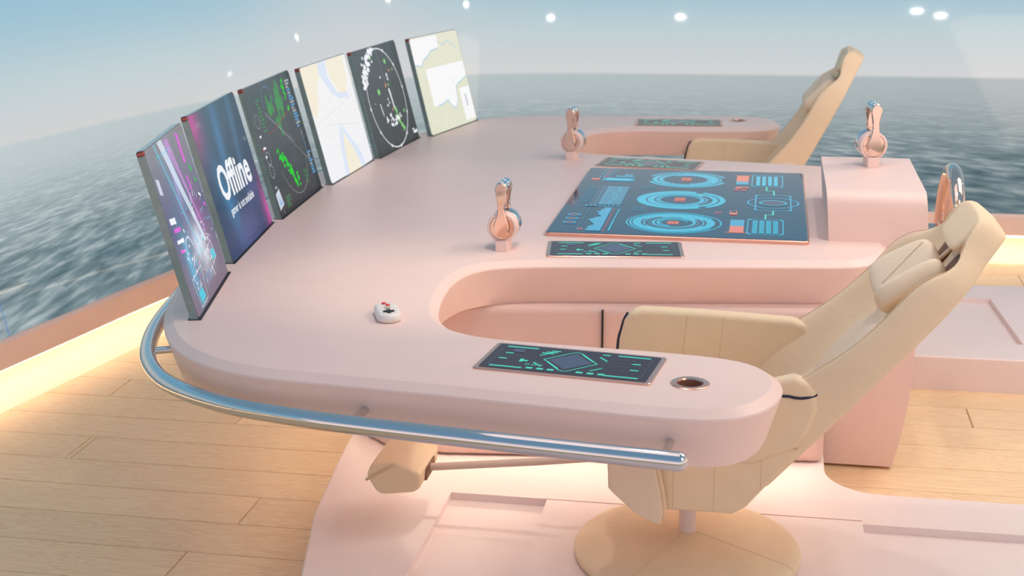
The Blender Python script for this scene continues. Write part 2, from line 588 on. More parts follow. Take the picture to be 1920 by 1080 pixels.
arc = [0.0]
for a, b in zip(RP, RP[1:]):
    arc.append(arc[-1]+math.hypot(b[0]-a[0], b[1]-a[1]))
def arc_at(x, y):
    return min(zip(arc, RP), key=lambda q: (q[1][0]-x)**2+(q[1][1]-y)**2)[0]
U_LINE = arc_at(-3.24, 5.6)-0.22
U_HAZE = arc_at(-2.35, 8.1)
U_MID = arc_at(-2.05, 8.33)
def sea_material():
    m = bpy.data.materials.new('curved_sea_display')
    m.use_nodes = True
    nt = m.node_tree
    L = nt.links
    N = nt.nodes
    p = N['Principled BSDF']
    p.inputs['Base Color'].default_value = (0.01, 0.012, 0.015, 1)
    p.inputs['Roughness'].default_value = 0.04
    p.inputs['Specular IOR Level'].default_value = 0.18
    uv = N.new('ShaderNodeUVMap')
    uv.uv_map = 'arc'
    s = N.new('ShaderNodeSeparateXYZ')
    L.new(uv.outputs[0], s.inputs[0])
    def math_(op, a, b=None, c=None):
        n = N.new('ShaderNodeMath')
        n.operation = op
        for i, v in enumerate((a, b, c)):
            if v is None:
                continue
            if isinstance(v, (int, float)):
                n.inputs[i].default_value = v
            else:
                L.new(v, n.inputs[i])
        return n.outputs[0]
    U, Z = s.outputs['X'], s.outputs['Y']
    h = math_('SUBTRACT', 1.1, Z)                 # drop under the horizon
    hc = math_('MAXIMUM', h, 0.012)
    rng = math_('DIVIDE', 1.0, hc)                # distance over the water
    xx = math_('MULTIPLY', math_('SUBTRACT', U, U_MID), math_('POWER', rng, 0.75))
    cb = N.new('ShaderNodeCombineXYZ')
    L.new(xx, cb.inputs[0])
    L.new(math_('MULTIPLY', rng, 2.6), cb.inputs[1])
    def noise(scale, det, dist, rough=0.55):
        n = N.new('ShaderNodeTexNoise')
        n.inputs['Scale'].default_value = scale
        n.inputs['Detail'].default_value = det
        n.inputs['Distortion'].default_value = dist
        n.inputs['Roughness'].default_value = rough
        L.new(cb.outputs[0], n.inputs['Vector'])
        return n.outputs['Fac']
    a = noise(4.2, 4, 0.35, 0.5)
    b = noise(1.0, 2, 0.3)
    w = math_('ADD', math_('MULTIPLY', a, 0.65), math_('MULTIPLY', b, 0.35))
    sr = N.new('ShaderNodeValToRGB')
    e = sr.color_ramp.elements
    e[0].position = 0.36
    e[0].color = lin(70, 94, 102)
    e[1].position = 0.70
    e[1].color = lin(176, 186, 188)
    k = e.new(0.50)
    k.color = lin(106, 126, 133)
    L.new(w, sr.inputs[0])
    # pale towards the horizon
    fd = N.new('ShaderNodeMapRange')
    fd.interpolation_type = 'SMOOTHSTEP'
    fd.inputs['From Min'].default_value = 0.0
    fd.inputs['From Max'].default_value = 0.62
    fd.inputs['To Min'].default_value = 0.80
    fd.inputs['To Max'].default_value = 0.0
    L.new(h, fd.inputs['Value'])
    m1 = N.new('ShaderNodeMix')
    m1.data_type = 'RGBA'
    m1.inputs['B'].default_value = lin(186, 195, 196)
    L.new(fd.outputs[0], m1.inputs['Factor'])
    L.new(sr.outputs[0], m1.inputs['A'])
    # left part is brighter than the right
    lf = N.new('ShaderNodeMapRange')
    lf.inputs['From Min'].default_value = U_LINE
    lf.inputs['From Max'].default_value = U_MID+3.5
    lf.inputs['To Min'].default_value = 1.22
    lf.inputs['To Max'].default_value = 0.92
    L.new(U, lf.inputs['Value'])
    hv = N.new('ShaderNodeHueSaturation')
    L.new(m1.outputs['Result'], hv.inputs['Color'])
    L.new(lf.outputs[0], hv.inputs['Value'])
    sk = N.new('ShaderNodeValToRGB')
    e = sk.color_ramp.elements
    e[0].position = 0.0
    e[0].color = lin(206, 207, 207)
    e[1].position = 1.0
    e[1].color = lin(120, 176, 206)
    k = e.new(0.25)
    k.color = lin(190, 204, 208)
    k = e.new(0.5)
    k.color = lin(160, 192, 206)
    L.new(math_('MULTIPLY', math_('SUBTRACT', Z, 1.1), 1.0), sk.inputs[0])
    # soft bright haze glow painted into the sky picture
    d = math_('DIVIDE', math_('SUBTRACT', U, U_HAZE), 0.6)
    cl = math_('MULTIPLY', math_('EXPONENT', math_('MULTIPLY', math_('MULTIPLY', d, d), -1.0)), 0.5)
    m3 = N.new('ShaderNodeMix')
    m3.data_type = 'RGBA'
    m3.inputs['B'].default_value = lin(210, 207, 208)
    L.new(cl, m3.inputs['Factor'])
    L.new(sk.outputs[0], m3.inputs['A'])
    ed = N.new('ShaderNodeMapRange')
    ed.interpolation_type = 'SMOOTHSTEP'
    ed.inputs['From Min'].default_value = -0.006
    ed.inputs['From Max'].default_value = 0.018
    L.new(h, ed.inputs['Value'])
    m2 = N.new('ShaderNodeMix')
    m2.data_type = 'RGBA'
    L.new(ed.outputs[0], m2.inputs['Factor'])
    L.new(m3.outputs['Result'], m2.inputs['A'])
    L.new(hv.outputs[0], m2.inputs['B'])
    # faulty column of pixels
    ln = math_('LESS_THAN', math_('ABSOLUTE', math_('SUBTRACT', U, U_LINE)), 0.004)
    low = math_('LESS_THAN', Z, 0.95)
    m4 = N.new('ShaderNodeMix')
    m4.data_type = 'RGBA'
    m4.inputs['B'].default_value = lin(70, 130, 200)
    L.new(math_('MULTIPLY', math_('MULTIPLY', ln, low), 0.5), m4.inputs['Factor'])
    L.new(m2.outputs['Result'], m4.inputs['A'])
    L.new(m4.outputs['Result'], p.inputs['Emission Color'])
    p.inputs['Emission Strength'].default_value = 0.815
    return m
SEA = sea_material()
bm = bmesh.new()
T12 = math.tan(math.radians(12))
prof = [(0.05, 0.30)]
for k in range(9):
    z = 0.31+k*0.35
    prof.append((0.05+(z-0.31)*T12, z))
loops = ring_sweep(bm, prof, closed=False)
uvl = bm.loops.layers.uv.new('arc')
key = {}
for (off, z), lp in zip(prof, loops):
    for i, v in enumerate(lp):
        key[v] = (arc[i], z)
for f in bm.faces:
    for l in f.loops:
        l[uvl].uv = key[l.vert]
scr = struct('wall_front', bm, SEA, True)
sol = scr.modifiers.new('thick', 'SOLIDIFY')
sol.thickness = 0.04
sol.offset = -1

# ------------------------------------------------------------ platforms
def platform(name, outline, z1, panels, label):
    out = catmull(outline, 1) if False else [Vector(p) for p in outline]
    bm = bmesh.new()
    top = offset2(out, -0.006)
    holes = []
    for pn in panels:
        holes.append([(x, y, z1) for x, y in pn])
    L0 = [(p.x, p.y, z1) for p in top]
    L1 = [(p.x, p.y, z1-0.006) for p in out]
    L2 = [(p.x, p.y, 0.0) for p in out]
    hl = slab(bm, [L0, L1, L2], holes)
    for pts, vs in hl:
        low = [bm.verts.new((v.co.x, v.co.y, z1-0.028)) for v in vs]
        n = len(vs)
        for i in range(n):
            bm.faces.new((vs[i], vs[(i+1) % n], low[(i+1) % n], low[i]))
        bm.faces.new(low)
    o = obj(name, bm, PINKF)
    o['kind'] = 'structure'
    return o

def corner(cx, cy, r, a0, a1, n=8):
    return [(cx+r*math.cos(math.radians(a0+(a1-a0)*i/n)), cy+r*math.sin(math.radians(a0+(a1-a0)*i/n))) for i in range(n+1)]

# counter-clockwise outline; the near platform runs on under the console
near = [(-0.95, 2.0), (3.2, 2.0), (3.2, 4.60)]
near += [(0.55, 4.60)] + [(0.25+0.20*(1-math.cos(math.radians(a))), 4.60+0.0+0.20*(1-math.sin(math.radians(a)))) for a in range(80, -1, -10)]
near += [(0.25, 5.15), (-1.40, 5.15)]
near += [(-1.49, 5.08), (-1.54, 4.98), (-1.545, 4.84), (-1.52, 4.60), (-1.46, 4.13), (-1.36, 3.70), (-1.27, 3.3), (-1.16, 2.75), (-1.05, 2.3)]
pl1 = platform('trim_3', near, 0.16, [
    [(-1.04, 2.2), (-0.70, 2.2), (-0.70, 4.37), (-1.04, 4.37)],
    [(0.36, 2.2), (2.4, 2.2), (2.4, 4.345), (0.36, 4.345)]], '')
# thin seam line that carries on from the first panel to the second
bm = bmesh.new()
add_box(bm, -0.17, 4.368, 0.1603, 1.06, 0.004, 0.0012)
o = obj('seam', bm, mat('platform_seam', lin(190, 140, 130), 0.7), pl1)

far = [(0.62, 6.20), (3.2, 6.20), (3.2, 7.0)]
far += [(2.6, 7.30), (2.0, 7.46), (1.4, 7.50), (1.0, 7.47), (0.62, 7.36)]
pl2 = platform('trim_4', far, 0.16, [[(0.78, 6.44), (1.20, 6.44), (1.16, 7.22), (0.78, 7.22)]], '')

# ------------------------------------------------------------ console
YC = 5.85
half_outer = [(-2.13, 5.85), (-2.105, 5.4), (-2.04, 4.85), (-1.955, 4.4), (-1.86, 4.04), (-1.77, 3.82), (-1.66, 3.65), (-1.52, 3.53), (-1.36, 3.465), (-1.12, 3.435), (-0.84, 3.405), (-0.57, 3.37), (-0.28, 3.335), (-0.12, 3.335), (-0.03, 3.385), (0.02, 3.48), (0.03, 3.585), (-0.01, 3.68), (-0.10, 3.735), (-0.27, 3.765)]
half_inner = [(-0.45, 3.78), (-0.68, 3.80), (-0.83, 3.83), (-0.94, 3.90), (-1.02, 4.03), (-1.06, 4.22), (-1.075, 4.44), (-1.05, 4.60), (-0.98, 4.70), (-0.85, 4.755), (-0.66, 4.79), (-0.43, 4.82), (-0.1, 4.87), (0.24, 4.92), (0.34, 4.96), (0.40, 5.05), (0.42, 5.14), (0.42, 5.30)]
hs_ = catmull([(a, b, 0) for a, b in half_outer+half_inner], 5)
near_half = [(p.x, p.y) for p in hs_]
far_half = [(x, 2*YC-y) for x, y in reversed(near_half)]
out = near_half + far_half[:-1]            # closed; start point shared
ZT = 0.91
def at(pts, z):
    return [(p[0], p[1], z) for p in pts]
def circ(cx, cy, r, n=28):
    return [(cx+r*math.cos(2*PI*i/n), cy+r*math.sin(2*PI*i/n)) for i in range(n)]
# which way is outward?
area2 = sum(out[i][0]*out[(i+1) % len(out)][1]-out[(i+1) % len(out)][0]*out[i][1] for i in range(len(out)))
sg = 1 if area2 > 0 else -1
CUPS = [(-0.178, 3.515), (-0.178, 2*YC-3.515)]
con = thing('helm_console', 'large pale pink curved helm console with rounded arms around both seats', 'console', (-1.2, YC, 0.16))
CO = Vector(con.location)
def cobj(name, bm, m, smooth=False, angle=None, parent=None):
    bmesh.ops.translate(bm, verts=bm.verts, vec=-CO)
    return obj(name, bm, m, parent or con, smooth, angle)
bm = bmesh.new()
L = [at(out, ZT), at(offset2(out, sg*0.004), ZT-0.0006), at(offset2(out, sg*0.032), ZT-0.019), at(offset2(out, sg*0.034), ZT-0.024), at(offset2(out, -sg*0.004), ZT-0.15), at(offset2(out, -sg*0.012), ZT-0.166), at(offset2(out, -sg*0.020), ZT-0.17)]
hl = slab(bm, L, [at(circ(x, y, 0.0375), ZT) for x, y in CUPS])
desk = cobj('desktop', bm, PINK, True, 22)
# raised block with the throttle, falling to the floor as an end panel
bm = bmesh.new()
yz = [(5.215, 0.0), (5.215, 1.02)]
for k in range(7):
    a = math.radians(180-90*k/6)
    yz.append((5.275+0.06*math.cos(a), 1.04+0.06*math.sin(a)))
yz += [(5.96, 1.10), (6.0, 1.09), (6.02, 1.05), (6.02, 0.0)]
def xr(z):
    return 0.575 + 0.03*math.exp(-((z-0.82)/0.28)**2) - (0.05*max(0, 0.25-z)/0.25 if z < .25 else 0)
NZ = 1
def xl(z):
    return 0.222 + (0.018*(1.1-z)/0.2 if z > 0.9 else 0.018)
rings = []
zs = [0.012, 0.02, 0.06, 0.15, 0.3, 0.45, 0.6, 0.75, 0.88, 0.96, 1.02]
def yz_ring(z, yin):
    return [(xl(z), 5.215+yin, z), (xr(z), 5.215+yin, z), (xr(z), 6.02-yin, z), (xl(z), 6.02-yin, z)]
L = [yz_ring(z, 0.0) for z in zs]
for k in range(1, 7):
    a = math.radians(90*k/6)
    L.append(yz_ring(1.04+0.06*math.sin(a), 0.06-0.06*math.cos(a)))
slab(bm, L)
blk = cobj('end_panel', bm, PINK, True, 30)
bevel(blk, 0.012, 3)
# body under the desk
bm = bmesh.new()
body = [(0.245, 4.84), (-0.45, 4.775), (-1.14, 4.69), (-1.36, 4.72), (-1.52, 4.86), (-1.60, 5.15), (-1.64, 5.85)]
body = body + [(x, 2*YC-y) for x, y in reversed(body[:-1])]
bb = [(p.x, p.y) for p in [Vector(q) for q in body]]
a2 = sum(bb[i][0]*bb[(i+1) % len(bb)][1]-bb[(i+1) % len(bb)][0]*bb[i][1] for i in range(len(bb)))
slab(bm, [at(bb, 0.745), at(bb, 0.161)])
ped = cobj('console_body', bm, PINKD)
bevel(ped, 0.03, 4)
bm = bmesh.new()
add_box(bm, -0.56, 4.757, 0.51, 0.006, 0.012, 0.45)
cobj('panel_seam', bm, BLACK)
bm = bmesh.new()
for (a, b) in (((-1.30, 4.667), (-0.45, 4.758)), ((-0.45, 4.758), (0.20, 4.818))):
    d = (Vector(b)-Vector(a))
    M = Matrix.Translation(((a[0]+b[0])/2, (a[1]+b[1])/2, 0.33)) @ Matrix.Rotation(math.atan2(d.y, d.x), 4, 'Z')
    add_box(bm, 0, 0, 0, d.length, 0.010, 0.016, M)
cobj('foot_light_strip', bm, LEDW)
bm = bmesh.new()
add_box(bm, -0.55, 2*YC-4.755, 0.33, 1.3, 0.010, 0.016)
cobj('foot_light_strip', bm, LEDW)
bm = bmesh.new()
for mir in (0, 1):
    for (a, b) in (((-1.365, 4.70), (-1.53, 4.845)), ((-1.535, 4.86), (-1.615, 5.15)), ((-1.618, 5.16), (-1.655, 5.84))):
        if mir:
            a, b = (a[0], 2*YC-a[1]), (b[0], 2*YC-b[1])
        d = (Vector(b)-Vector(a))
        M = Matrix.Translation(((a[0]+b[0])/2, (a[1]+b[1])/2, 0.42)) @ Matrix.Rotation(math.atan2(d.y, d.x), 4, 'Z')
        add_box(bm, 0, 0, 0, d.length, 0.012, 0.016, M)
cobj('foot_light_strip', bm, LEDW)
# ------------------------------------------------------------ cup holders
for i, (x, y) in enumerate(CUPS):
    t = thing('cup_holder', ('round rose metal cup holder near the end of the nearest console arm', 'round metal cup holder on the far console arm beside the far panel')[i], 'cup holder', (x, y, ZT))
    bm = bmesh.new()
    add_lathe(bm, [(0.034, -0.001), (0.036, 0.003), (0.049, 0.0032), (0.0525, 0.001), (0.0525, 0.0004), (0.036, 0.0003)], 40, cap=False)
    obj('rim', bm, ROSEM, t, True, 40)
    bm = bmesh.new()
    add_lathe(bm, [(0.0355, 0.0), (0.0345, -0.085), (0.0, -0.085)], 40, cap=False)
    obj('cup', bm, CUPM, t, True, 40)

# ------------------------------------------------------------ chrome rail
rail_h = [(-0.185, 3.19), (-0.57, 3.235), (-0.99, 3.29), (-1.22, 3.33), (-1.45, 3.395), (-1.66, 3.52), (-1.80, 3.69), (-1.885, 3.87), (-1.95, 4.08), (-2.01, 4.37), (-2.11, 4.9), (-2.20, 5.5), (-2.235, 5.85)]
rail_f = [(x, 2*YC-y) for x, y in reversed(rail_h[:-1])]
t = thing('grab_rail', 'polished steel grab rail wrapped around the outside edge of the pink console', 'rail', (-1.2, YC, 0.82))
bm = bmesh.new()
rp = catmull([(x+1.2, y-YC, 0) for x, y in rail_h+rail_f], 8)
RR = 0.0255
add_tube(bm, rp, RR, 24, caps=False)
for end, dr in ((rp[0], (rp[0]-rp[1]).normalized()), (rp[-1], (rp[-1]-rp[-2]).normalized())):
    M = Matrix.Translation(end) @ dr.to_track_quat('Z', 'Y').to_matrix().to_4x4()
    add_lathe(bm, [(RR*math.cos(math.radians(a)), RR*math.sin(math.radians(a))) for a in range(0, 90, 10)]+[(0, RR)], 24, M, cap=False)
bmesh.ops.remove_doubles(bm, verts=bm.verts, dist=0.0005)
obj('rail_tube', bm, CHROME, t, True)
posts = [((-0.225, 3.195), (-0.21, 3.345)), ((-1.06, 3.30), (-1.045, 3.43)), ((-1.86, 3.80), (-1.74, 3.85)), ((-2.03, 4.45), (-1.93, 4.48)), ((-2.17, 5.3), (-2.07, 5.3))]
for a, b in posts:
    for mir in (0, 1):
        A = Vector((a[0]+1.2, (a[1] if not mir else 2*YC-a[1])-YC, 0))
        B = Vector((b[0]+1.2, (b[1] if not mir else 2*YC-b[1])-YC, 0.0))
        bm = bmesh.new()
        add_tube(bm, [A, B], 0.0115, 14)
        obj('post', bm, CHROME, t, True, 40)

# ------------------------------------------------------------ glass displays
def gradient_material(name, stops, alpha, diag=(0.0, 1.0), spots=(), emis_s=0.84):
    """picture on a clear sheet: colour ramp along a diagonal plus soft coloured patches, partly see-through"""
    m = bpy.data.materials.new(name)
    m.use_nodes = True
    nt = m.node_tree
    N, L = nt.nodes, nt.links
    for n in list(N):
        N.remove(n)
    out_ = N.new('ShaderNodeOutputMaterial')
    uv = N.new('ShaderNodeUVMap')
    uv.uv_map = 'pic'
    s = N.new('ShaderNodeSeparateXYZ')
    L.new(uv.outputs[0], s.inputs[0])
    def mt(op, a, b=None):
        n = N.new('ShaderNodeMath')
        n.operation = op
        for i, v in enumerate((a, b)):
            if v is None:
                continue
            if isinstance(v, (int, float)):
                n.inputs[i].default_value = v
            else:
                L.new(v, n.inputs[i])
        return n.outputs[0]
    t_ = mt('ADD', mt('MULTIPLY', s.outputs[0], diag[0]), mt('MULTIPLY', s.outputs[1], diag[1]))
    r = N.new('ShaderNodeValToRGB')
    e = r.color_ramp.elements
    e[0].position, e[0].color = stops[0][0], stops[0][1]
    e[1].position, e[1].color = stops[-1][0], stops[-1][1]
    for p_, c_ in stops[1:-1]:
        k = e.new(p_)
        k.color = c_
    L.new(t_, r.inputs[0])
    col = r.outputs[0]
    al = None
    for (cx, cy, rx, ry, rot, c_, st_) in spots:
        dx = mt('SUBTRACT', s.outputs[0], cx)
        dy = mt('SUBTRACT', s.outputs[1], cy)
        ca, sa = math.cos(rot), math.sin(rot)
        a = mt('DIVIDE', mt('ADD', mt('MULTIPLY', dx, ca), mt('MULTIPLY', dy, sa)), rx)
        b = mt('DIVIDE', mt('SUBTRACT', mt('MULTIPLY', dy, ca), mt('MULTIPLY', dx, sa)), ry)
        d2 = mt('ADD', mt('MULTIPLY', a, a), mt('MULTIPLY', b, b))
        f = mt('MULTIPLY', mt('EXPONENT', mt('MULTIPLY', d2, -1.0)), st_)
        mx = N.new('ShaderNodeMix')
        mx.data_type = 'RGBA'
        mx.inputs['B'].default_value = c_
        L.new(f, mx.inputs['Factor'])
        L.new(col, mx.inputs['A'])
        col = mx.outputs['Result']
        al = f if al is None else mt('MAXIMUM', al, f)
    em = N.new('ShaderNodeEmission')
    em.inputs[1].default_value = emis_s
    L.new(col, em.inputs[0])
    tr = N.new('ShaderNodeBsdfTransparent')
    mix = N.new('ShaderNodeMixShader')
    if al is None:
        mix.inputs[0].default_value = alpha
    else:
        L.new(mt('MAXIMUM', mt('MULTIPLY', al, 0.9), alpha), mix.inputs[0])
    L.new(tr.outputs[0], mix.inputs[1])
    L.new(em.outputs[0], mix.inputs[2])
    L.new(mix.outputs[0], out_.inputs[0])
    return m

def glass_material(name, tint, refl=0.5, rough=0.02):
    m = bpy.data.materials.new(name)
    m.use_nodes = True
    nt = m.node_tree
    N, L = nt.nodes, nt.links
    for n in list(N):
        N.remove(n)
    o_ = N.new('ShaderNodeOutputMaterial')
    tr = N.new('ShaderNodeBsdfTransparent')
    tr.inputs[0].default_value = tint
    gl = N.new('ShaderNodeBsdfGlossy')
    gl.inputs['Roughness'].default_value = rough
    fr = N.new('ShaderNodeFresnel')
    fr.inputs[0].default_value = 1.5
    ml = N.new('ShaderNodeMath')
    ml.operation = 'MULTIPLY'
    ml.inputs[1].default_value = refl
    mx = N.new('ShaderNodeMixShader')
    L.new(fr.outputs[0], ml.inputs[0])
    L.new(ml.outputs[0], mx.inputs[0])
    L.new(tr.outputs[0], mx.inputs[1])
    L.new(gl.outputs[0], mx.inputs[2])
    L.new(mx.outputs[0], o_.inputs[0])
    return m
GLASS = glass_material('clear_glass', (0.93, 0.96, 0.97, 1), 0.9)
EDGE = mat('glass_edge', lin(124, 142, 140), 0.15, noise=0.2, nscale=30, coat=0.5)
REFR = mat('red_refraction', lin(150, 84, 76), 0.25, 0.6)  # reddish refraction of the sheet corners, put in as a colour

def lam(name, col, a):
    return gradient_material(name, [(0, col), (1, col)], a)
W1 = lam('white_graphic', lin(244, 246, 250), 0.92)
W2 = lam('faint_white_graphic', lin(214, 222, 228), 0.45)
W3 = lam('soft_white_graphic', lin(226, 236, 250), 0.7)
GR1 = lam('green_graphic', lin(52, 214, 64), 0.85)
GR2 = lam('faint_green_graphic', lin(84, 168, 100), 0.5)
GR3 = lam('light_green_graphic', lin(150, 226, 130), 0.85)
BL1 = lam('blue_graphic', lin(110, 170, 220), 0.7)
PK1 = lam('pink_graphic', lin(232, 110, 224), 0.85)
PK2 = lam('faint_pink_graphic', lin(216, 150, 220), 0.55)
RD1 = lam('red_line_graphic', lin(190, 84, 90), 0.6)
CYN = lam('cyan_beam_graphic', lin(90, 214, 236), 0.75)
CYF = lam('faint_cyan_graphic', lin(120, 200, 226), 0.45)
BUFF = lam('buff_map_graphic', lin(240, 232, 212), 0.95)
BUF2 = lam('yellow_map_graphic', lin(228, 228, 190), 0.95)
MAPW = lam('white_map_graphic', lin(244, 244, 246), 0.96)
MAPB = lam('pale_blue_map_graphic', lin(216, 226, 242), 0.95)
MAPC = lam('blue_coast_graphic', lin(176, 208, 224), 0.9)
MAPG = lam('grey_map_line', lin(196, 200, 208), 0.8)
ORG = lam('orange_dot_graphic', lin(236, 150, 120), 0.9)

HN = 0.545
def disp1(g, w):
    g.poly([(0.20, 0.54), (0.27, 0.54), (0.47, 0.17), (0.44, 0.16)], W3)
    g.poly([(0.13, 0.54), (0.16, 0.54), (0.36, 0.14), (0.34, 0.13)], CYF)
    g.poly([(0.30, 0.53), (0.36, 0.53), (0.50, 0.20), (0.49, 0.19)], PK2)
    for (x, y, a, b, m) in ((0.50, 0.43, 0.03, 0.10, PK1), (0.47, 0.34, 0.02, 0.05, PK1), (0.06, 0.27, 0.09, 0.014, PK1), (0.05, 0.235, 0.10, 0.012, W1), (0.04, 0.30, 0.08, 0.02, W1), (0.055, 0.205, 0.07, 0.01, PK1), (0.03, 0.40, 0.04, 0.05, W3), (0.56, 0.39, 0.02, 0.02, GR1), (0.58, 0.35, 0.02, 0.014, GR1), (0.57, 0.30, 0.03, 0.01, W1), (0.60, 0.26, 0.025, 0.012, PK1)):
        g.poly([(x, y), (x+a, y-0.01), (x+a, y+b-0.01), (x, y+b)], m)
    for x0, x1 in ((0.12, 0.20), (0.28, 0.36), (0.21, 0.27)):
        g.path([(x0, 0.50), (x1, 0.50), (x1+0.06, 0.30), (x0+0.10, 0.30)], 0.0022, CYN, True)
    for i in range(70):
        a = random.uniform(-2.6, 0.9)
        r0 = random.uniform(0.05, 0.24)
        cx, cy = 0.33, 0.22
        L_ = random.uniform(0.01, 0.06)
        g.line((cx+r0*math.cos(a), cy+r0*math.sin(a)*.8), (cx+(r0+L_)*math.cos(a), cy+(r0+L_)*math.sin(a)*.8), random.uniform(0.0012, 0.005), random.choice([W3, CYN, PK1, W1, CYF]))
    for i in range(60):
        g.blob(random.gauss(0.36, 0.11), random.gauss(0.17, 0.035), random.uniform(0.002, 0.009), random.choice([W1, W3, PK2, CYN]))
    for i in range(26):
        g.blob(random.gauss(0.14, 0.03), random.gauss(0.14, 0.06), random.uniform(0.003, 0.01), random.choice([CYN, W3, CYF, W1]))
    g.arc(0.19, 0.17, 0.055, 0.062, 20, 200, W3)
    g.arc(0.19, 0.17, 0.075, 0.078, 10, 190, CYF)
    for (x, y, s_) in ((0.42, 0.10, 0.10), (0.46, 0.08, 0.07), (0.37, 0.07, 0.09)):
        g.path([(x, y), (x+s_, y+0.01), (x+s_*0.8, y+0.07), (x-0.02, y+0.06)], 0.002, W1, True)
    g.poly([(0.47, 0.09), (0.53, 0.09), (0.52, 0.125), (0.46, 0.12)], CYN)
    g.poly([(0.12, 0.02), (0.20, 0.03), (0.18, 0.065), (0.11, 0.06)], CYN)
    g.path([(0.10, 0.015), (0.22, 0.02), (0.26, 0.12), (0.08, 0.11)], 0.0025, W1, True)
    for i in range(8):
        g.rect(0.27+i*0.016, 0.055, 0.278+i*0.016, 0.062, BL1)
        g.rect(0.27+i*0.016, 0.072, 0.28+i*0.016, 0.078, BL1)
def disp2(g, w):
    g.text('Offline', 0.335, 0.258, 0.178, W1, 0.90, 0.005)
    g.text('gamer is not available', 0.335, 0.155, 0.043, W1, 0.92, 0.0006)
def disp3(g, w):
    for i in range(34):
        t_ = i/34
        g.blob(0.20+0.16*t_+random.gauss(0, 0.022), 0.25-0.18*t_+random.gauss(0, 0.014), random.uniform(0.009, 0.022), GR1, j=0.6)
    for i in range(16):
        g.blob(random.uniform(0.24, 0.44), random.uniform(0.28, 0.50), random.uniform(0.015, 0.034), GR2, sy=1.4)
    for i in range(12):
        g.blob(0.50+random.gauss(0, .01), random.uniform(0.38, 0.52), 0.012, GR1, j=.6)
    g.line((0.18, 0.42), (0.60, 0.13), 0.002, W2)
    g.line((0.18, 0.41), (0.45, 0.25), 0.002, W2)
    g.path([(0.15, 0.33), (0.24, 0.34), (0.42, 0.37), (0.50, 0.385)], 0.003, RD1)
    g.arc(0.26, 0.44, 0.08, 0.082, 0, 180, BL1)
    g.arc(0.36, 0.24, 0.20, 0.202, 200, 340, W2)
    g.arc(0.055, 0.40, 0.028, 0.03, 0, 360, W2)
    for (cx, cy) in ((0.06, 0.245), (0.055, 0.19)):
        for k in range(12):
            a = k*PI/6
            g.disc(cx+0.026*math.cos(a), cy+0.026*math.sin(a), 0.004, W2, 8)
    for i in range(9):
        g.rect(0.10, 0.475-i*0.016, 0.12+0.03*random.random(), 0.482-i*0.016, GR2)
    for y, ww in ((0.335, .02), (0.285, .035), (0.25, .02), (0.12, .03), (0.095, .04)):
        g.rect(0.03, y, 0.03+ww, y+0.009, W1 if y > .2 else W2)
    g.rect(0.02, 0.275, 0.035, 0.29, RD1)
    for i in range(16):
        m_ = random.choice([BL1, BL1, W2])
        y = 0.50-i*0.0135
        g.rect(0.545, y, 0.575+0.035*random.random(), y+0.009, m_)
    for i in range(8):
        y = 0.17-i*0.013
        g.rect(0.575, y, 0.60+0.03*random.random(), y+0.009, random.choice([BL1, W2]))
    for i in range(10):
        g.rect(0.575, 0.28-i*0.011, 0.583, 0.286-i*0.011, BL1)
    g.poly([(0.015, 0.10), (0.07, 0.115), (0.085, 0.045), (0.02, 0.03)], W3)
    g.poly([(0.035, 0.05), (0.045, 0.085), (0.055, 0.05)], BL1)
    g.poly([(0.058, 0.05), (0.066, 0.08), (0.075, 0.048)], BL1)
    g.text('II', 0.06, 0.018, 0.02, W2)
    for i in range(7):
        g.rect(0.12, 0.065-i*0.007, 0.16+0.05*random.random(), 0.0685-i*0.007, GR2)
        g.rect(0.45, 0.115-i*0.009, 0.48+0.03*random.random(), 0.119-i*0.009, GR2)
def disp4(g, w):
    g.poly([(0.0, 0.54), (0.30, 0.54), (0.24, 0.50), (0.16, 0.44), (0.12, 0.36), (0.05, 0.30), (0.0, 0.33)], BUFF)
    g.poly([(0.36, 0.54), (0.60, 0.54), (0.58, 0.42), (0.52, 0.36), (0.43, 0.38), (0.36, 0.46)], BUFF)
    g.poly([(0.24, 0.54), (0.35, 0.54), (0.33, 0.46), (0.40, 0.38), (0.52, 0.33), (0.56, 0.36), (0.44, 0.34), (0.33, 0.38), (0.27, 0.44), (0.22, 0.49)], MAPB)
    g.poly([(0.27, 0.0), (0.47, 0.0), (0.45, 0.07), (0.38, 0.14), (0.335, 0.20), (0.30, 0.13)], BUFF)
    g.poly([(0.22, 0.0), (0.27, 0.0), (0.30, 0.13), (0.335, 0.20), (0.31, 0.24), (0.25, 0.14)], MAPB)
    g.poly([(0.47, 0.0), (0.53, 0.0), (0.50, 0.08), (0.40, 0.17), (0.335, 0.24), (0.335, 0.20), (0.40, 0.13)], MAPB)
    g.line((0.08, 0.28), (0.60, 0.345), 0.0018, MAPG)
    g.line((0.13, 0.26), (0.60, 0.20), 0.0018, MAPG)
    for i in range(60):
        x, y = random.uniform(0.03, 0.6), random.uniform(0.03, 0.5)
        g.rect(x, y, x+random.uniform(0.003, 0.014), y+0.0035, MAPG if random.random() < .7 else BUFF)
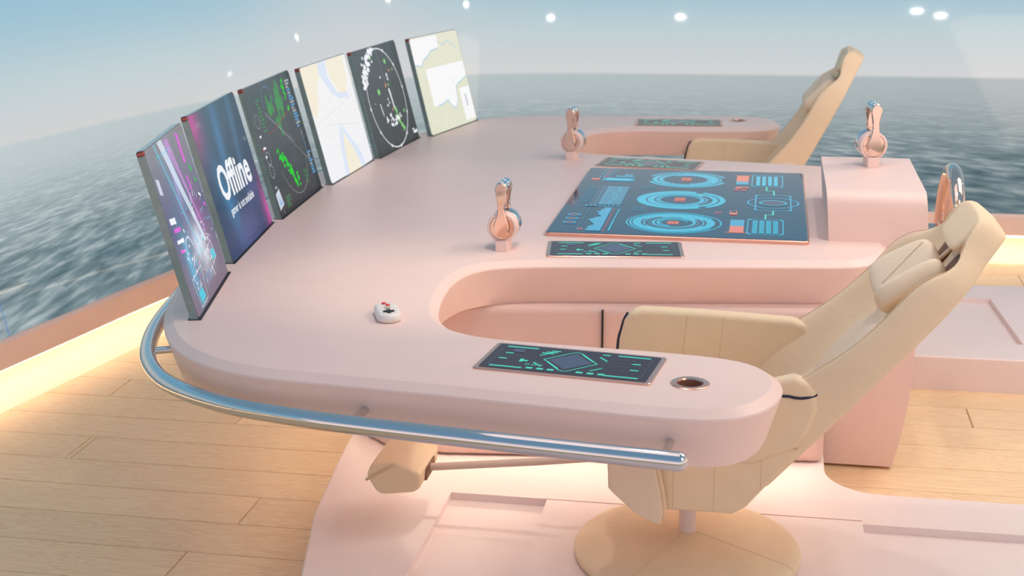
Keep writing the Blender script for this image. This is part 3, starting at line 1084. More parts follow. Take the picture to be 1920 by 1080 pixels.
def disp5(g, w):
    g.arc(0.325, 0.268, 0.256, 0.264, 0, 360, W2)
    g.arc(0.325, 0.268, 0.258, 0.262, 0, 360, W1)
    for k in range(12):
        a = k*PI/6+0.1
        g.blob(0.325+0.262*math.cos(a), 0.268+0.262*math.sin(a), 0.010, W1, j=.3)
    for i in range(46):
        t_ = i/46
        a = 1.75+t_*1.1
        r = 0.27+random.gauss(0, 0.022)
        g.blob(0.325+r*math.cos(a), 0.268+r*math.sin(a)*0.95, random.uniform(0.012, 0.026), W1, sy=.7, j=.6)
    for (x, y, s_, m_) in ((0.42, 0.45, .018, GR3), (0.23, 0.31, .02, GR3), (0.45, 0.40, .010, ORG), (0.50, 0.40, .008, GR3), (0.30, 0.38, .010, W1), (0.40, 0.38, .013, W1), (0.40, 0.36, .011, W1), (0.35, 0.33, .013, ORG), (0.39, 0.33, .009, GR3), (0.22, 0.49, .01, GR3), (0.14, 0.26, .006, GR3), (0.33, 0.26, .008, W1), (0.31, 0.23, .010, W1), (0.34, 0.24, .008, W1), (0.52, 0.17, .012, GR3), (0.36, 0.20, .01, ORG), (0.25, 0.17, .010, W1)):
        g.blob(x, y, s_, m_)
    g.poly([(0.37, 0.31), (0.39, 0.31), (0.395, 0.24), (0.40, 0.20), (0.385, 0.20), (0.38, 0.25)], W1)
    g.poly([(0.20, 0.25), (0.21, 0.25), (0.22, 0.19), (0.215, 0.18)], W1)
    for i in range(26):
        g.blob(random.gauss(0.35, 0.055), random.gauss(0.145, 0.018)-0.0, random.uniform(0.008, 0.021), W1, sy=.7, j=.6)
    for i in range(18):
        t_ = i/18
        g.blob(0.40+0.06*t_+random.gauss(0, .008), 0.20-0.13*t_, random.uniform(0.006, 0.014), GR3, j=.5)
    g.line((0.33, 0.52), (0.355, 0.33), 0.002, W2)
    g.rect(0.58, 0.035, 0.64, 0.05, W1)
    g.rect(0.57, 0.055, 0.60, 0.062, W1)
def disp6(g, w):
    g.poly([(0.01, 0.535), (0.36, 0.535), (0.35, 0.46), (0.25, 0.455), (0.19, 0.43), (0.12, 0.41), (0.09, 0.38), (0.0, 0.40)], MAPW)
    g.path([(0.0, 0.395), (0.08, 0.38), (0.12, 0.41), (0.19, 0.43), (0.25, 0.455), (0.35, 0.46)], 0.008, MAPC)
    g.path([(0.36, 0.50), (0.42, 0.47), (0.48, 0.49), (0.55, 0.46), (0.6, 0.43)], 0.006, MAPC)
    g.poly([(0.12, 0.36), (0.64, 0.36), (0.64, 0.27), (0.56, 0.25), (0.50, 0.24), (0.46, 0.22), (0.45, 0.15), (0.41, 0.11), (0.36, 0.12), (0.32, 0.165), (0.24, 0.15), (0.12, 0.15)], MAPW)
    g.path([(0.64, 0.27), (0.56, 0.25), (0.50, 0.24), (0.46, 0.22), (0.45, 0.15), (0.41, 0.11), (0.36, 0.12), (0.32, 0.165), (0.24, 0.15), (0.18, 0.15)], 0.008, MAPC)
    g.path([(0.40, 0.29), (0.43, 0.27), (0.46, 0.23)], 0.004, MAPG)
    g.poly([(0.50, 0.02), (0.64, 0.02), (0.64, 0.21), (0.50, 0.21)], MAPW)
    g.rect(0.55, 0.10, 0.58, 0.17, MAPG)
    for i in range(30):
        g.blob(random.uniform(0.05, 0.6), random.choice([random.uniform(0.38, 0.5), random.uniform(0.02, 0.1)]), random.uniform(0.004, 0.012), BUFF)

FACES = [
    (gradient_material('picture_city', [(0.0, lin(176, 150, 172)), (0.5, lin(118, 120, 170)), (1.0, lin(176, 172, 180))], 0.42, (0.0, 1.8), [
        (0.34, 0.18, 0.13, 0.08, 0.0, lin(236, 240, 255), 0.95), (0.30, 0.42, 0.05, 0.16, -0.25, lin(200, 190, 246), 0.8), (0.14, 0.15, 0.07, 0.14, 0, lin(110, 196, 232), 0.85), (0.40, 0.12, 0.10, 0.05, 0, lin(240, 248, 255), 0.7), (0.50, 0.24, 0.07, 0.10, 0, lin(200, 110, 190), 0.6)]), disp1,
     'first glass display with neon city picture, nearest to the camera', EDGE),
    (gradient_material('picture_offline', [(0.0, lin(70, 84, 128)), (0.35, lin(58, 84, 118)), (1.0, lin(92, 120, 140))], 0.50, (0.0, 1.8), [
        (0.02, 0.52, 0.10, 0.12, 0, lin(206, 104, 168), 0.9), (0.64, 0.06, 0.06, 0.12, 0, lin(220, 100, 180), 0.9), (0.28, 0.40, 0.05, 0.20, -0.2, lin(96, 156, 206), 0.7), (0.50, 0.42, 0.03, 0.22, -0.25, lin(100, 150, 196), 0.6), (0.17, 0.20, 0.06, 0.16, 0.3, lin(80, 160, 214), 0.7), (0.30, 0.05, 0.16, 0.08, 0, lin(120, 124, 190), 0.6), (0.52, 0.18, 0.08, 0.06, 0, lin(120, 110, 190), 0.5)]), disp2,
     'glass display reading Offline on a blue and pink background', EDGE),
    (gradient_material('picture_dark_radar', [(0.0, lin(74, 70, 76)), (1.0, lin(92, 102, 108))], 0.44, (0.0, 1.8)), disp3,
     'grey glass display with green radar blobs and blue side text', EDGE),
    (gradient_material('picture_white_chart', [(0.0, lin(240, 240, 244)), (1.0, lin(244, 242, 240))], 0.96, (0.0, 1.8)), disp4,
     'white nautical chart display between the two dark radar displays', EDGE),
    (gradient_material('picture_ring_radar', [(0.0, lin(84, 84, 86)), (1.0, lin(96, 106, 110))], 0.60, (0.0, 1.8)), disp5,
     'dark glass radar display with a white ring and white echoes', EDGE),
    (gradient_material('picture_cream_chart', [(0.0, lin(224, 226, 204)), (1.0, lin(230, 228, 210))], 0.96, (0.0, 1.8)), disp6,
     'cream and white chart display farthest from the camera', EDGE)]
DB = [((-1.71, 3.86), (-1.835, 4.42)), ((-1.865, 4.54), (-1.955, 5.20)), ((-1.94, 5.26), (-1.985, 5.93)), ((-1.955, 5.98), (-1.945, 6.63)), ((-1.925, 6.67), (-1.885, 7.34)), ((-1.825, 7.38), (-1.70, 8.00))]
for i, ((p0, p1), (pm, fn, lab, em)) in enumerate(zip(DB, FACES)):
    P0 = Vector((p0[0], p0[1], 0))
    U = Vector((p1[0]-p0[0], p1[1]-p0[1], 0))
    w = U.length
    U.normalize()
    V = Vector((-0.13, 0, 0.52)).normalized()
    V = (V-U*V.dot(U)).normalized()
    Nn = U.cross(V)
    if Nn.x < 0:
        Nn = -Nn
    t = thing('glass_display', lab, 'display', (p0[0], p0[1], ZT), 0, 'glass displays along the console front')
    M = Matrix(((U.x, V.x, Nn.x, 0), (U.y, V.y, Nn.y, 0), (U.z, V.z, Nn.z, 0), (0, 0, 0, 1)))
    TH = 0.024
    wf = w/0.65
    # sheet with rounded corners: front at n = 0, back at n = -TH
    bm = bmesh.new()
    rr = [(x, y) for x, y in round_rect(w, HN+0.02, 0.022, 5, w/2, (HN-0.02)/2)]
    slab(bm, [[(x, y, 0) for x, y in rr], [(x, y, -TH) for x, y in rr]])
    bm.faces.ensure_lookup_table()
    for f in bm.faces:
        f.normal_update()
        f.material_index = 0 if abs(f.normal.z) > 0.9 else 1
    o = obj('glass_sheet', bm, [GLASS, EDGE], t)
    o.matrix_local = M
    bm = bmesh.new()
    rr = [(x, y) for x, y in round_rect(w-0.006, HN-0.006, 0.02, 5, w/2, HN/2)]
    f = bm.faces.new([bm.verts.new((x, y, 0.0006)) for x, y in rr])
    ul = bm.loops.layers.uv.new('pic')
    for l in f.loops:
        l[ul].uv = (l.vert.co.x/wf, l.vert.co.y)
    bm.normal_update()
    o = obj('picture', bm, pm, t)
    o.matrix_local = M
    g_ = G()
    fn(g_, w)
    for v in g_.bm.verts:
        v.co.x *= wf
        v.co.y = min(v.co.y, HN-0.004)
        v.co.x = min(max(v.co.x, 0.004), w-0.004)
    g_.build('graphics', t, M=M @ Matrix.Translation((0, 0, 0.0009)))
    # small coppery block imitating the reddish refraction at the near top corner
    bm = bmesh.new()
    add_box(bm, 0.007, HN-0.009, -TH/2, 0.0155, 0.019, TH+0.0016)
    bevel(obj('corner_refraction', bm, REFR, t), 0.006).matrix_local = M
    # slot in the desk
    bm = bmesh.new()
    add_box(bm, w/2, 0, 0, w+0.012, TH+0.018, 0.0016)
    o = obj('slot', bm, BLACK, t)
    o.location = Vector((0, 0, 0.0004)) - Nn*0.012
    o.location.z = 0.0004
    o.rotation_euler = (0, 0, math.atan2(U.y, U.x))

# ------------------------------------------------------------ main chart table display
DX, DY, DW, DH = -0.832, 5.130, 0.998, 1.366
t = thing('table_display', 'large navy touch table display with cyan gauges set on the middle of the console', 'display', (DX, DY, ZT))
bm = bmesh.new()
rr = round_rect(DW, DH, 0.02, 5, DW/2, DH/2)
slab(bm, [[(x, y, 0.015) for x, y in round_rect(DW-0.006, DH-0.006, 0.018, 5, DW/2, DH/2)], [(x, y, 0.012) for x, y in rr], [(x, y, 0.0003) for x, y in rr]])
obj('frame', bm, ROSEM, t, True, 30)
bm = bmesh.new()
rr = round_rect(DW-0.012, DH-0.012, 0.016, 5, DW/2, DH/2)
slab(bm, [[(x, y, 0.0162) for x, y in rr], [(x, y, 0.0148) for x, y in rr]])
obj('screen', bm, NAVYG, t)
g_ = G()
def gauge(cx, cy, R, kind):
    g_.arc(cx, cy, R*0.60, R*0.86, 0, 360, CY)
    if kind == 0:
        g_.arc(cx, cy, R*0.93, R*1.0, 20, 160, CY)
        g_.arc(cx, cy, R*0.90, R*0.99, 200, 345, CY)
        g_.arc(cx, cy, R*0.70, R*0.74, 100, 330, NAVYF)
        g_.arc(cx, cy, R*0.79, R*0.82, -40, 150, NAVYF)
        g_.arc(cx, cy, R*0.50, R*0.60, -80, 120, CYM)
        for k in range(40):
            a = math.radians(k*9)
            g_.line((cx+R*.50*math.cos(a), cy+R*.50*math.sin(a)), (cx+R*.55*math.cos(a), cy+R*.55*math.sin(a)), 0.004, NAVYF if k % 2 else CY)
    elif kind == 1:
        g_.arc(cx, cy, R*0.86, R*1.0, 70, 300, CY)
        g_.arc(cx, cy, R*0.90, R*1.03, -50, 60, CY)
        g_.arc(cx, cy, R*0.56, R*0.74, -50, 45, NAVYF)
        g_.arc(cx, cy, R*0.60, R*0.63, -60, 50, CY)
        g_.arc(cx, cy, R*0.76, R*0.79, 60, 300, NAVYF)
        g_.arc(cx, cy, R*0.46, R*0.56, 0, 360, CY)
        g_.arc(cx, cy, R*0.50, R*0.515, 0, 300, NAVYF)
    else:
        g_.arc(cx, cy, R*0.97, R*1.0, 0, 360, CY)
        g_.arc(cx, cy, R*0.89, R*0.93, 30, 330, CY)
        g_.arc(cx, cy, R*0.40, R*0.44, 0, 360, CY)
        g_.arc(cx, cy, R*0.30, R*0.36, 30, 260, CY)
        g_.arc(cx, cy, R*0.44, R*0.60, 0, 360, CY)
        g_.arc(cx, cy, R*0.52, R*0.61, 120, 400, NAVYF)
        g_.arc(cx, cy, R*0.46, R*0.51, 70, 380, NAVYF)
        g_.arc(cx, cy, R*0.26, R*0.275, 0, 300, CYM)
        for k in range(30):
            a = math.radians(k*12)
            g_.disc(cx+R*.75*math.cos(a), cy+R*.75*math.sin(a), 0.0028, NAVYF, 6)
        g_.arc(cx, cy, R*0.64, R*0.69, 155, 215, NAVYF)
        g_.arc(cx, cy, R*0.64, R*0.69, -25, 25, NAVYF)
gauge(0.475, 1.066+0.06, 0.182, 0)
gauge(0.475, 0.616+0.06, 0.184, 1)
gauge(0.478, 0.176+0.06, 0.188, 2)
OY = 0.06
def T(s_, x, y, h, m, rot=0, sxs=1, b=0.0, al='CENTER'):
    g_.text(s_, x, y+OY, h, m, sxs, b, rot, al)
T('100', 0.475, 1.066, 0.062, OR, PI/2, 0.9, 0.002)
T('100', 0.475, 0.616, 0.062, OR, PI/2, 0.9, 0.002)
T('80', 0.478, 0.176, 0.062, OR, PI/2, 0.9, 0.002)
# bars beside the battery grids
g_.rect(0.698, 1.055+OY, 0.752, 1.190+OY, OR)
g_.rect(0.698, 0.985+OY, 0.752, 1.055+OY, CYM)
g_.rect(0.688, 1.19+OY, 0.762, 1.196+OY, OR)
g_.rect(0.698, 0.15+OY, 0.752, 0.262+OY, CYM)
g_.rect(0.698, 0.042+OY, 0.752, 0.15+OY, OR)
g_.rect(0.682, 0.036+OY, 0.770, 0.042+OY, OR)
def battery(x0, y0, x1, y1, lines):
    g_.path([(x0+.01, y0), (x1-.01, y0), (x1, y0+.012), (x1, y1-.012), (x1-.01, y1), (x0+.01, y1), (x0, y1-.012), (x0, y0+.012)], 0.004, CY, True)
    for (x, y) in ((x0, y0), (x1, y0), (x0, y1), (x1, y1)):
        g_.disc(x+(0.006 if x == x0 else -.006), y+(0.01 if y == y0 else -.01), 0.008, CY, 10)
    n = 4
    ww = (x1-x0-0.03)/n
    for k in range(n):
        xa = x0+0.015+k*ww+0.003
        if not lines:
            g_.rect(xa, y0+0.025, xa+ww-0.009, y1-0.025, CY)
        else:
            m_ = 11
            hh = (y1-y0-0.04)/m_
            for j in range(m_):
                g_.rect(xa, y0+0.02+j*hh, xa+ww-0.007, y0+0.02+j*hh+hh*0.72, CY)
battery(0.768, 0.945+OY, 0.902, 1.215+OY, False)
battery(0.766, 0.018+OY, 0.902, 0.283+OY, True)
g_.path([(0.833, 0.945+OY), (0.833, 0.855+OY), (0.865, 0.855+OY), (0.865, 0.765+OY)], 0.006, TEAL)
g_.path([(0.863, 0.447+OY), (0.863, 0.37+OY), (0.833, 0.37+OY), (0.833, 0.285+OY)], 0.006, TEAL)
g_.path([(0.80, 0.45+OY), (0.925, 0.45+OY), (0.935, 0.475+OY), (0.935, 0.735+OY), (0.925, 0.76+OY), (0.80, 0.76+OY), (0.79, 0.735+OY), (0.79, 0.475+OY)], 0.006, CYM, True)
for x in (0.792, 0.933):
    for y in (0.46, 0.75):
        g_.disc(x, y+OY, 0.009, CY, 10)
g_.disc(0.862, 0.60+OY, 0.058, TINT, 30)
g_.arc(0.862, 0.60+OY, 0.100, 0.108, 0, 360, CYM)
g_.arc(0.862, 0.60+OY, 0.050, 0.058, 0, 360, CY)
# left column
for k, (x, y) in enumerate(((0.110, 1.24), (0.107, 1.165), (0.103, 1.09))):
    g_.arc(x, y+OY-0.01, 0.026, 0.031, 20, 340, CYM)
    g_.arc(x, y+OY-0.01, 0.034, 0.037, 190, 330, CYD)
    T('42', x, y-0.01, 0.030, RDG, PI/2)
for k, h in enumerate((0.05, 0.03, 0.045, 0.035, 0.075, 0.085, 0.06, 0.09, 0.04)):
    g_.rect(0.150+k*0.009, 1.075+OY, 0.1565+k*0.009, 1.075+h+OY, CYM)
g_.rect(0.110, 0.990+OY, 0.228, 1.05+OY, CY)
g_.rect(0.098, 0.990+OY, 0.105, 1.05+OY, CY)
g_.rect(0.232, 0.990+OY, 0.238, 1.05+OY, CY)
T('80', 0.066, 1.02, 0.05, OR, PI/2, .8, 0.002)
g_.poly([(0.140, 0.47+OY), (0.236, 0.47+OY), (0.236, 0.86+OY), (0.140, 0.86+OY)], CYD)
g_.rect(0.100, 0.43+OY, 0.140, 0.87+OY, NAVYF)
for k in range(7):
    g_.line((0.058+k*0.006, 0.50+OY), (0.058+k*0.006, 0.84+OY), 0.0018, CYD)
for k in range(5):
    g_.line((0.105, 0.47+k*0.095+OY), (0.23, 0.47+k*0.095+OY), 0.0018, CYM)
g_.line((0.15, 0.47+OY), (0.15, 0.86+OY), 0.0018, CYM)
g_.line((0.125, 0.47+OY), (0.125, 0.86+OY), 0.0018, CYM)
px_ = 0.17
pts = []
for k in range(24):
    px_ += random.uniform(-0.018, 0.018)
    px_ = min(max(px_, 0.15), 0.2)
    pts.append((px_, 0.48+k*0.016+OY))
g_.path(pts, 0.004, CY)
for k in range(8):
    g_.rect(0.09+k*0.019, 0.435+OY, 0.10+k*0.019, 0.455+OY, CYM)
for y in (0.267, 0.197, 0.127):
    g_.poly([(p[0], p[1]) for p in round_rect(0.052, 0.05, 0.02, 4, 0.071, y+OY-0.008)], CYM)
    g_.poly([(p[0], p[1]) for p in round_rect(0.042, 0.037, 0.016, 4, 0.071, y+OY-0.008)], NAVYF)
    g_.arc(0.071, y+OY-0.008, 0.010, 0.014, 0, 360, RDG)
    g_.rect(0.058, y+OY-0.011, 0.084, y+OY-0.006, BLACKP)
g_.line((0.118, -0.02+OY), (0.118, 0.40+OY), 0.0022, CYD)
hist = [(0.208, -0.015), (0.208, 0.41)]
yv = 0.41
prof_ = [0.175, 0.18, 0.165, 0.172, 0.150, 0.168, 0.162, 0.176, 0.182, 0.160, 0.150, 0.137, 0.150, 0.155, 0.165, 0.172, 0.160, 0.150, 0.157, 0.148, 0.152]
for k, x in enumerate(prof_):
    hist.append((x, 0.41-0.425*k/(len(prof_)-1)))
for a, b in zip(hist[2:], hist[3:]):
    g_.poly([(a[0], a[1]+OY), (b[0], b[1]+OY), (0.208, b[1]+OY), (0.208, a[1]+OY)], CYM)
for k in range(14):
    g_.rect(0.2165, -0.012+k*0.030+OY, 0.2215, -0.002+k*0.030+OY, RDG if k % 3 else OR)
g_.line((0.240, -0.01+OY), (0.240, 0.18+OY), 0.006, CY)
g_.line((0.240, 0.19+OY), (0.240, 0.385+OY), 0.004, CY)
T('50', 0.128, 0.01, 0.03, OR, PI/2)
T('50', 0.712, 0.900, 0.035, OR, PI/2, 1.1, 0.001)
g_.rect(0.70, 0.905+OY, 0.755, 0.925+OY, OR)
T('50', 0.705, 0.855, 0.030, RDG, PI/2, .9, 0.001)
T('80', 0.735, 0.855, 0.030, RDG, PI/2, .9, 0.001)
for (x, y) in ((0.318, 0.86), (0.318, 0.405)):
    for k in range(9):
        g_.line((x-0.024+k*0.0065, y-0.05+OY), (x-0.024+k*0.0065, y+random.uniform(0.02, 0.06)+OY), 0.0016, CYD)
g_.path([(0.692, 0.352+OY), (0.718, 0.352+OY), (0.718, 0.425+OY), (0.692, 0.425+OY)], 0.003, OR, True)
g_.rect(0.693, 0.353+OY, 0.717, 0.385+OY, OR)
T('11', 0.645, 0.378, 0.040, RDG, PI/2, 1, .001)
g_.arc(0.62, 0.372+OY, 0.018, 0.020, 60, 300, CYD)
g_.arc(0.672, 0.372+OY, 0.018, 0.020, 240, 480, CYD)
g_.path([(0.60, 0.35+OY), (0.655, 0.335+OY), (0.70, 0.30+OY)], 0.002, CYD)
for v in g_.bm.verts:
    v.co.x = min(max(v.co.x, 0.01), DW-0.01)
    v.co.y = min(max(v.co.y, 0.01), DH-0.01)
g_.build('graphics', t, (0, 0, 0.0166))

# ------------------------------------------------------------ small touch panels
def touch_graphics(W, H):
    q = G()
    a, b = W/2, H/2
    for sx_ in (-1, 1):
        for sy_ in (-1, 1):
            q.rect(min(sx_*a*0.50, sx_*a*0.90), min(sy_*b*0.80, sy_*b*0.88), max(sx_*a*0.50, sx_*a*0.90), max(sy_*b*0.80, sy_*b*0.88), TEAL)
            q.path([(sx_*a*0.93, sy_*b*0.10), (sx_*a*0.93, sy_*b*0.75), (sx_*a*0.90, sy_*b*0.80)], 0.0016, TEALD)
            q.path([(sx_*a*0.95, sy_*b*0.05), (sx_*a*0.45, sy_*b*0.05), (sx_*a*0.28, sy_*b*0.55)], 0.0016, TEALD)
            q.line((sx_*a*0.42, sy_*b*0.30), (sx_*a*0.30, sy_*b*0.60), 0.005, TEAL)
    q.path([(-a*.33, 0), (-a*.29, b*.10), (-a*.06, b*.75), (0.0, b*.82), (a*.06, b*.75), (a*.29, b*.10), (a*.33, 0), (a*.29, -b*.10), (a*.06, -b*.75), (0, -b*.82), (-a*.06, -b*.75), (-a*.29, -b*.10)], 0.0035, TEAL, True)
    q.poly([(-a*.27, 0), (0, b*.68), (a*.27, 0), (0, -b*.68)], TINT)
    for s_ in (-1, 1):
        q.line((s_*a*.27, s_*b*.14), (s_*a*.08, s_*b*.66), 0.006, TEAL)
    for k in range(3):
        q.rect(-a*.45+k*a*.13, -b*.86, -a*.37+k*a*.13, -b*.74, TEAL)
        q.rect(a*.16+k*a*.13, -b*.86, a*.24+k*a*.13, -b*.74, TEAL)
        q.arc(-a*.47+k*a*.08, -b*.52, 0.0045, 0.0065, 0, 360, TEAL)
        q.rect(-a*(.42-.05*k), b*(.50+.11*k), -a*(.27-.03*k), b*(.57+.11*k), TEAL)
    q.rect(-a*.60, -b*.30, -a*.50, -b*.20, TEAL)
    q.poly([(-a*.60, -b*.36), (-a*.56, -b*.36), (-a*.56, -b*.12), (-a*.60, -b*.12)], TEAL)
    for (x, y) in ((-.80, .28), (-.82, -.20), (.78, .26), (.80, -.24), (.36, .80)):
        q.rect(a*(x-.05), b*(y-.03), a*(x+.05), b*(y+.04), TEAL)
    q.rect(-a*.78, b*.42, -a*.64, b*.66, TINT)
    for i in range(4):
        for j in range(2):
            q.rect(a*(.46+.08*i), b*(.22+.22*j), a*(.49+.08*i), b*(.30+.22*j), TINT)
    return q
PANELS = [(-0.515, 3.625, -0.125, 'dark touch panel with teal lines on the nearest console arm'),
          (-0.540, 4.950, 0.118, 'teal touch panel in front of the large table display'),
          (-0.565, 6.705, -0.135, 'teal touch panel right behind the large table display'),
          (-0.515, 8.045, 0.075, 'teal touch panel on the far console arm')]
PWI, PHI = 0.50, 0.235
frame_me = None
for i, (x, y, rz, lab) in enumerate(PANELS):
    t = thing('touch_panel', lab, 'touch panel', (x, y, ZT), rz, 'touch panels inlaid in the console')
    bm = bmesh.new()
    slab(bm, [[(a, b, 0.005) for a, b in round_rect(PWI-0.004, PHI-0.004, 0.012)], [(a, b, 0.003) for a, b in round_rect(PWI, PHI, 0.013)], [(a, b, 0.0003) for a, b in round_rect(PWI, PHI, 0.013)]])
    obj('frame', bm, ROSEM, t, True, 30)
    bm = bmesh.new()
    slab(bm, [[(a, b, 0.0058) for a, b in round_rect(PWI-0.028, PHI-0.024, 0.008)], [(a, b, 0.0045) for a, b in round_rect(PWI-0.028, PHI-0.024, 0.008)]])
    obj('screen', bm, DARKG, t)
    touch_graphics(PWI-0.034, PHI-0.030).build('graphics', t, (0, 0, 0.0061))

# ------------------------------------------------------------ throttle levers
def throttle(loc, lab, s=1.0):
    t = thing('throttle_lever', lab, 'throttle lever', loc, 0, 'throttle levers on the console')
    bm = bmesh.new()
    add_box(bm, 0, 0.026, 0.020, 0.048, 0.09, 0.046)
    bevel(obj('mount', bm, PINK, t), 0.006)
    RX = Matrix.Rotation(math.radians(90), 4, 'X')
    zc = 0.088
    for k, yy in enumerate((0.0, 0.056)):
        bm = bmesh.new()
        M = Matrix.Translation((0, yy+0.022, zc)) @ RX
        add_lathe(bm, [(0.0, -0.022), (0.052, -0.022), (0.056, -0.016), (0.056, 0.022), (0.053, 0.028), (0.046, 0.029), (0.044, 0.024), (0.0, 0.024)], 48, M, cap=False)
        obj('drum', bm, (PINK if k == 0 else CHROME), t, True, 30)
        bm = bmesh.new()
        add_lathe(bm, [(0.0, 0.0245), (0.0435, 0.0245), (0.0435, 0.0255), (0.0, 0.0262)], 40, M, cap=False)
        obj('cap', bm, ROSE, t, True, 30)
    for k, yy in enumerate((-0.010, 0.094)):
        bm = bmesh.new()
        prof = [(-0.028, 0.0215), (-0.020, 0.0262), (0.0, 0.0285), (0.016, 0.026), (0.034, 0.020), (0.056, 0.0145), (0.076, 0.0125), (0.10, 0.0145), (0.120, 0.0185), (0.140, 0.0215), (0.150, 0.021), (0.160, 0.0165), (0.165, 0.009)]
        bott = [(-0.0305, 0.016), (-0.0325, 0.008)]
        prof = list(reversed(bott)) + prof
        ly = []
        for dy, ins in ((-0.009, 0.003), (-0.006, 0.0), (0.006, 0.0), (0.009, 0.003)):
            ring = [(max(0.002, w_-ins), 0, h_) for h_, w_ in prof] + [(-max(0.002, w_-ins), 0, h_) for h_, w_ in reversed(prof)]
            ly.append([(x_, yy+dy-0.006, zc+h_+(0.001 if k == 0 else 0)) for x_, _, h_ in ring])
        slab(bm, ly)
        obj('lever_arm', bm, ROSE, t, True, 30)
    bm = bmesh.new()
    M = Matrix.Translation((0, 0.036, zc+0.150)) @ RX
    for (y0, y1) in ((-0.046, -0.003), (0.003, 0.046)):
        add_lathe(bm, [(0.0, y0), (0.018, y0), (0.0215, y0+0.004), (0.0215, y1-0.004), (0.018, y1), (0.0, y1)], 28, M, cap=False)
    obj('grip', bm, CHROME, t, True, 30)
    t.scale = (s, s, s)
    return t
throttle((-0.948, 4.875, ZT), 'chrome throttle lever on the desk in front of the large table display')
throttle((-0.965, 6.775, ZT), 'rose metal throttle lever on the desk behind the large table display').rotation_euler = (0, 0, -0.10)
throttle((0.42, 5.74, 1.10), 'chrome throttle lever standing on the raised pink block').rotation_euler = (0, 0, 0.16)

# ------------------------------------------------------------ retro controller
t = thing('game_controller', 'small white rounded controller with black cross and red buttons on the desk', 'controller', (-1.14, 3.985, ZT), math.radians(-68))
bm = bmesh.new()
def rl(w_, h_, r_, z_):
    return [(a, b, z_) for a, b in round_rect(w_, h_, r_, 6)]
slab(bm, [rl(0.120, 0.050, 0.022, 0.028), rl(0.140, 0.066, 0.030, 0.0265), rl(0.150, 0.074, 0.034, 0.021), rl(0.154, 0.078, 0.036, 0.010), rl(0.148, 0.072, 0.034, 0.0015), rl(0.140, 0.066, 0.032, 0.0003)])
obj('body', bm, WHITEP, t, True, 60)
bm = bmesh.new()
add_box(bm, 0.038, 0, 0.0295, 0.034, 0.011, 0.004)
add_box(bm, 0.038, 0, 0.0296, 0.011, 0.034, 0.004)
obj('direction_pad', bm, BLACKP, t)
for x, yb in ((-0.052, -0.005), (-0.031, 0.005)):
    bm = bmesh.new()
    add_lathe(bm, [(0.0075, 0.027), (0.0075, 0.0305), (0.006, 0.0318), (0, 0.0318)], 20, Matrix.Translation((x, yb, 0)), cap=False)
    obj('button', bm, REDP, t, True, 40)
for x in (-0.008, 0.004):
    bm = bmesh.new()
    add_box(bm, x, 0, 0.0285, 0.005, 0.018, 0.002)
    obj('bar_button', bm, GREYP, t)

# ------------------------------------------------------------ steering wheel
t = thing('steering_wheel', 'rose gold steering wheel on a short shaft at the console end', 'steering wheel', (0.59, 5.60, 0.872))
bm = bmesh.new()
add_tube(bm, [(0, 0, 0), (0.03, 0, 0), (0.10, 0, 0)], 0.034, 28)
bevel(obj('shaft', bm, ROSE, t, True, 40), 0.006)
bm = bmesh.new()
add_tube(bm, [(0.085, 0, 0), (0.105, 0, 0), (0.150, 0, 0)], 0.045, 28)
bevel(obj('hub', bm, ROSE, t, True, 40), 0.008)
bm = bmesh.new()
wr = 0.245
wp = [(0.13, wr*math.cos(2*PI*k/64), wr*math.sin(2*PI*k/64)) for k in range(64)]
add_tube(bm, wp, 0.030, 20, closed=True)
obj('wheel_rim', bm, ROSE, t, True)
for a in (90, 210, 330):
    bm = bmesh.new()
    ra = math.radians(a)
    add_tube(bm, [(0.12, 0.03*math.cos(ra), 0.03*math.sin(ra)), (0.12, 0.12*math.cos(ra), 0.12*math.sin(ra)), (0.13, (wr-0.01)*math.cos(ra), (wr-0.01)*math.sin(ra))], 0.014, 14)
    obj('spoke', bm, ROSE, t, True, 40)

# ------------------------------------------------------------ helm chairs
def subsurf(o, lv=2):
    md = o.modifiers.new('sub', 'SUBSURF')
    md.levels = lv
    md.render_levels = lv
    for p in o.data.polygons:
        p.use_smooth = True
    return o

def cushion(bm, cx, cy, cz, sx_, sy_, sz_, M=None, puff=0.12):
    """soft box: grid box pushed outwards in the middle"""
    nx = 4
    tmp = bmesh.new()
    bmesh.ops.create_cube(tmp, size=1.0)
    bmesh.ops.subdivide_edges(tmp, edges=tmp.edges, cuts=3, use_grid_fill=True)
    for v in tmp.verts:
        x, y, z = v.co
        p = Vector((x, y, z))
        f = 1.0
        for a_, b_, c_ in ((0, 1, 2), (1, 2, 0), (2, 0, 1)):
            if abs(abs(p[a_])-0.5) < 1e-4:
                k_ = (1-(2*abs(p[b_]))**2)*(1-(2*abs(p[c_]))**2)
                v.co[a_] += math.copysign(puff*k_, p[a_])
        if sum(abs(abs(q)-0.5) < 1e-4 for q in p) >= 2:
            v.co *= 0.95
        if sum(abs(abs(q)-0.5) < 1e-4 for q in p) == 3:
            v.co *= 0.92
    mp = {}
    for v in tmp.verts:
        q = Vector((cx+v.co.x*sx_, cy+v.co.y*sy_, cz+v.co.z*sz_))
        mp[v] = bm.verts.new(M @ q if M else q)
    for f in tmp.faces:
        bm.faces.new([mp[v] for v in f.verts])
    tmp.free()

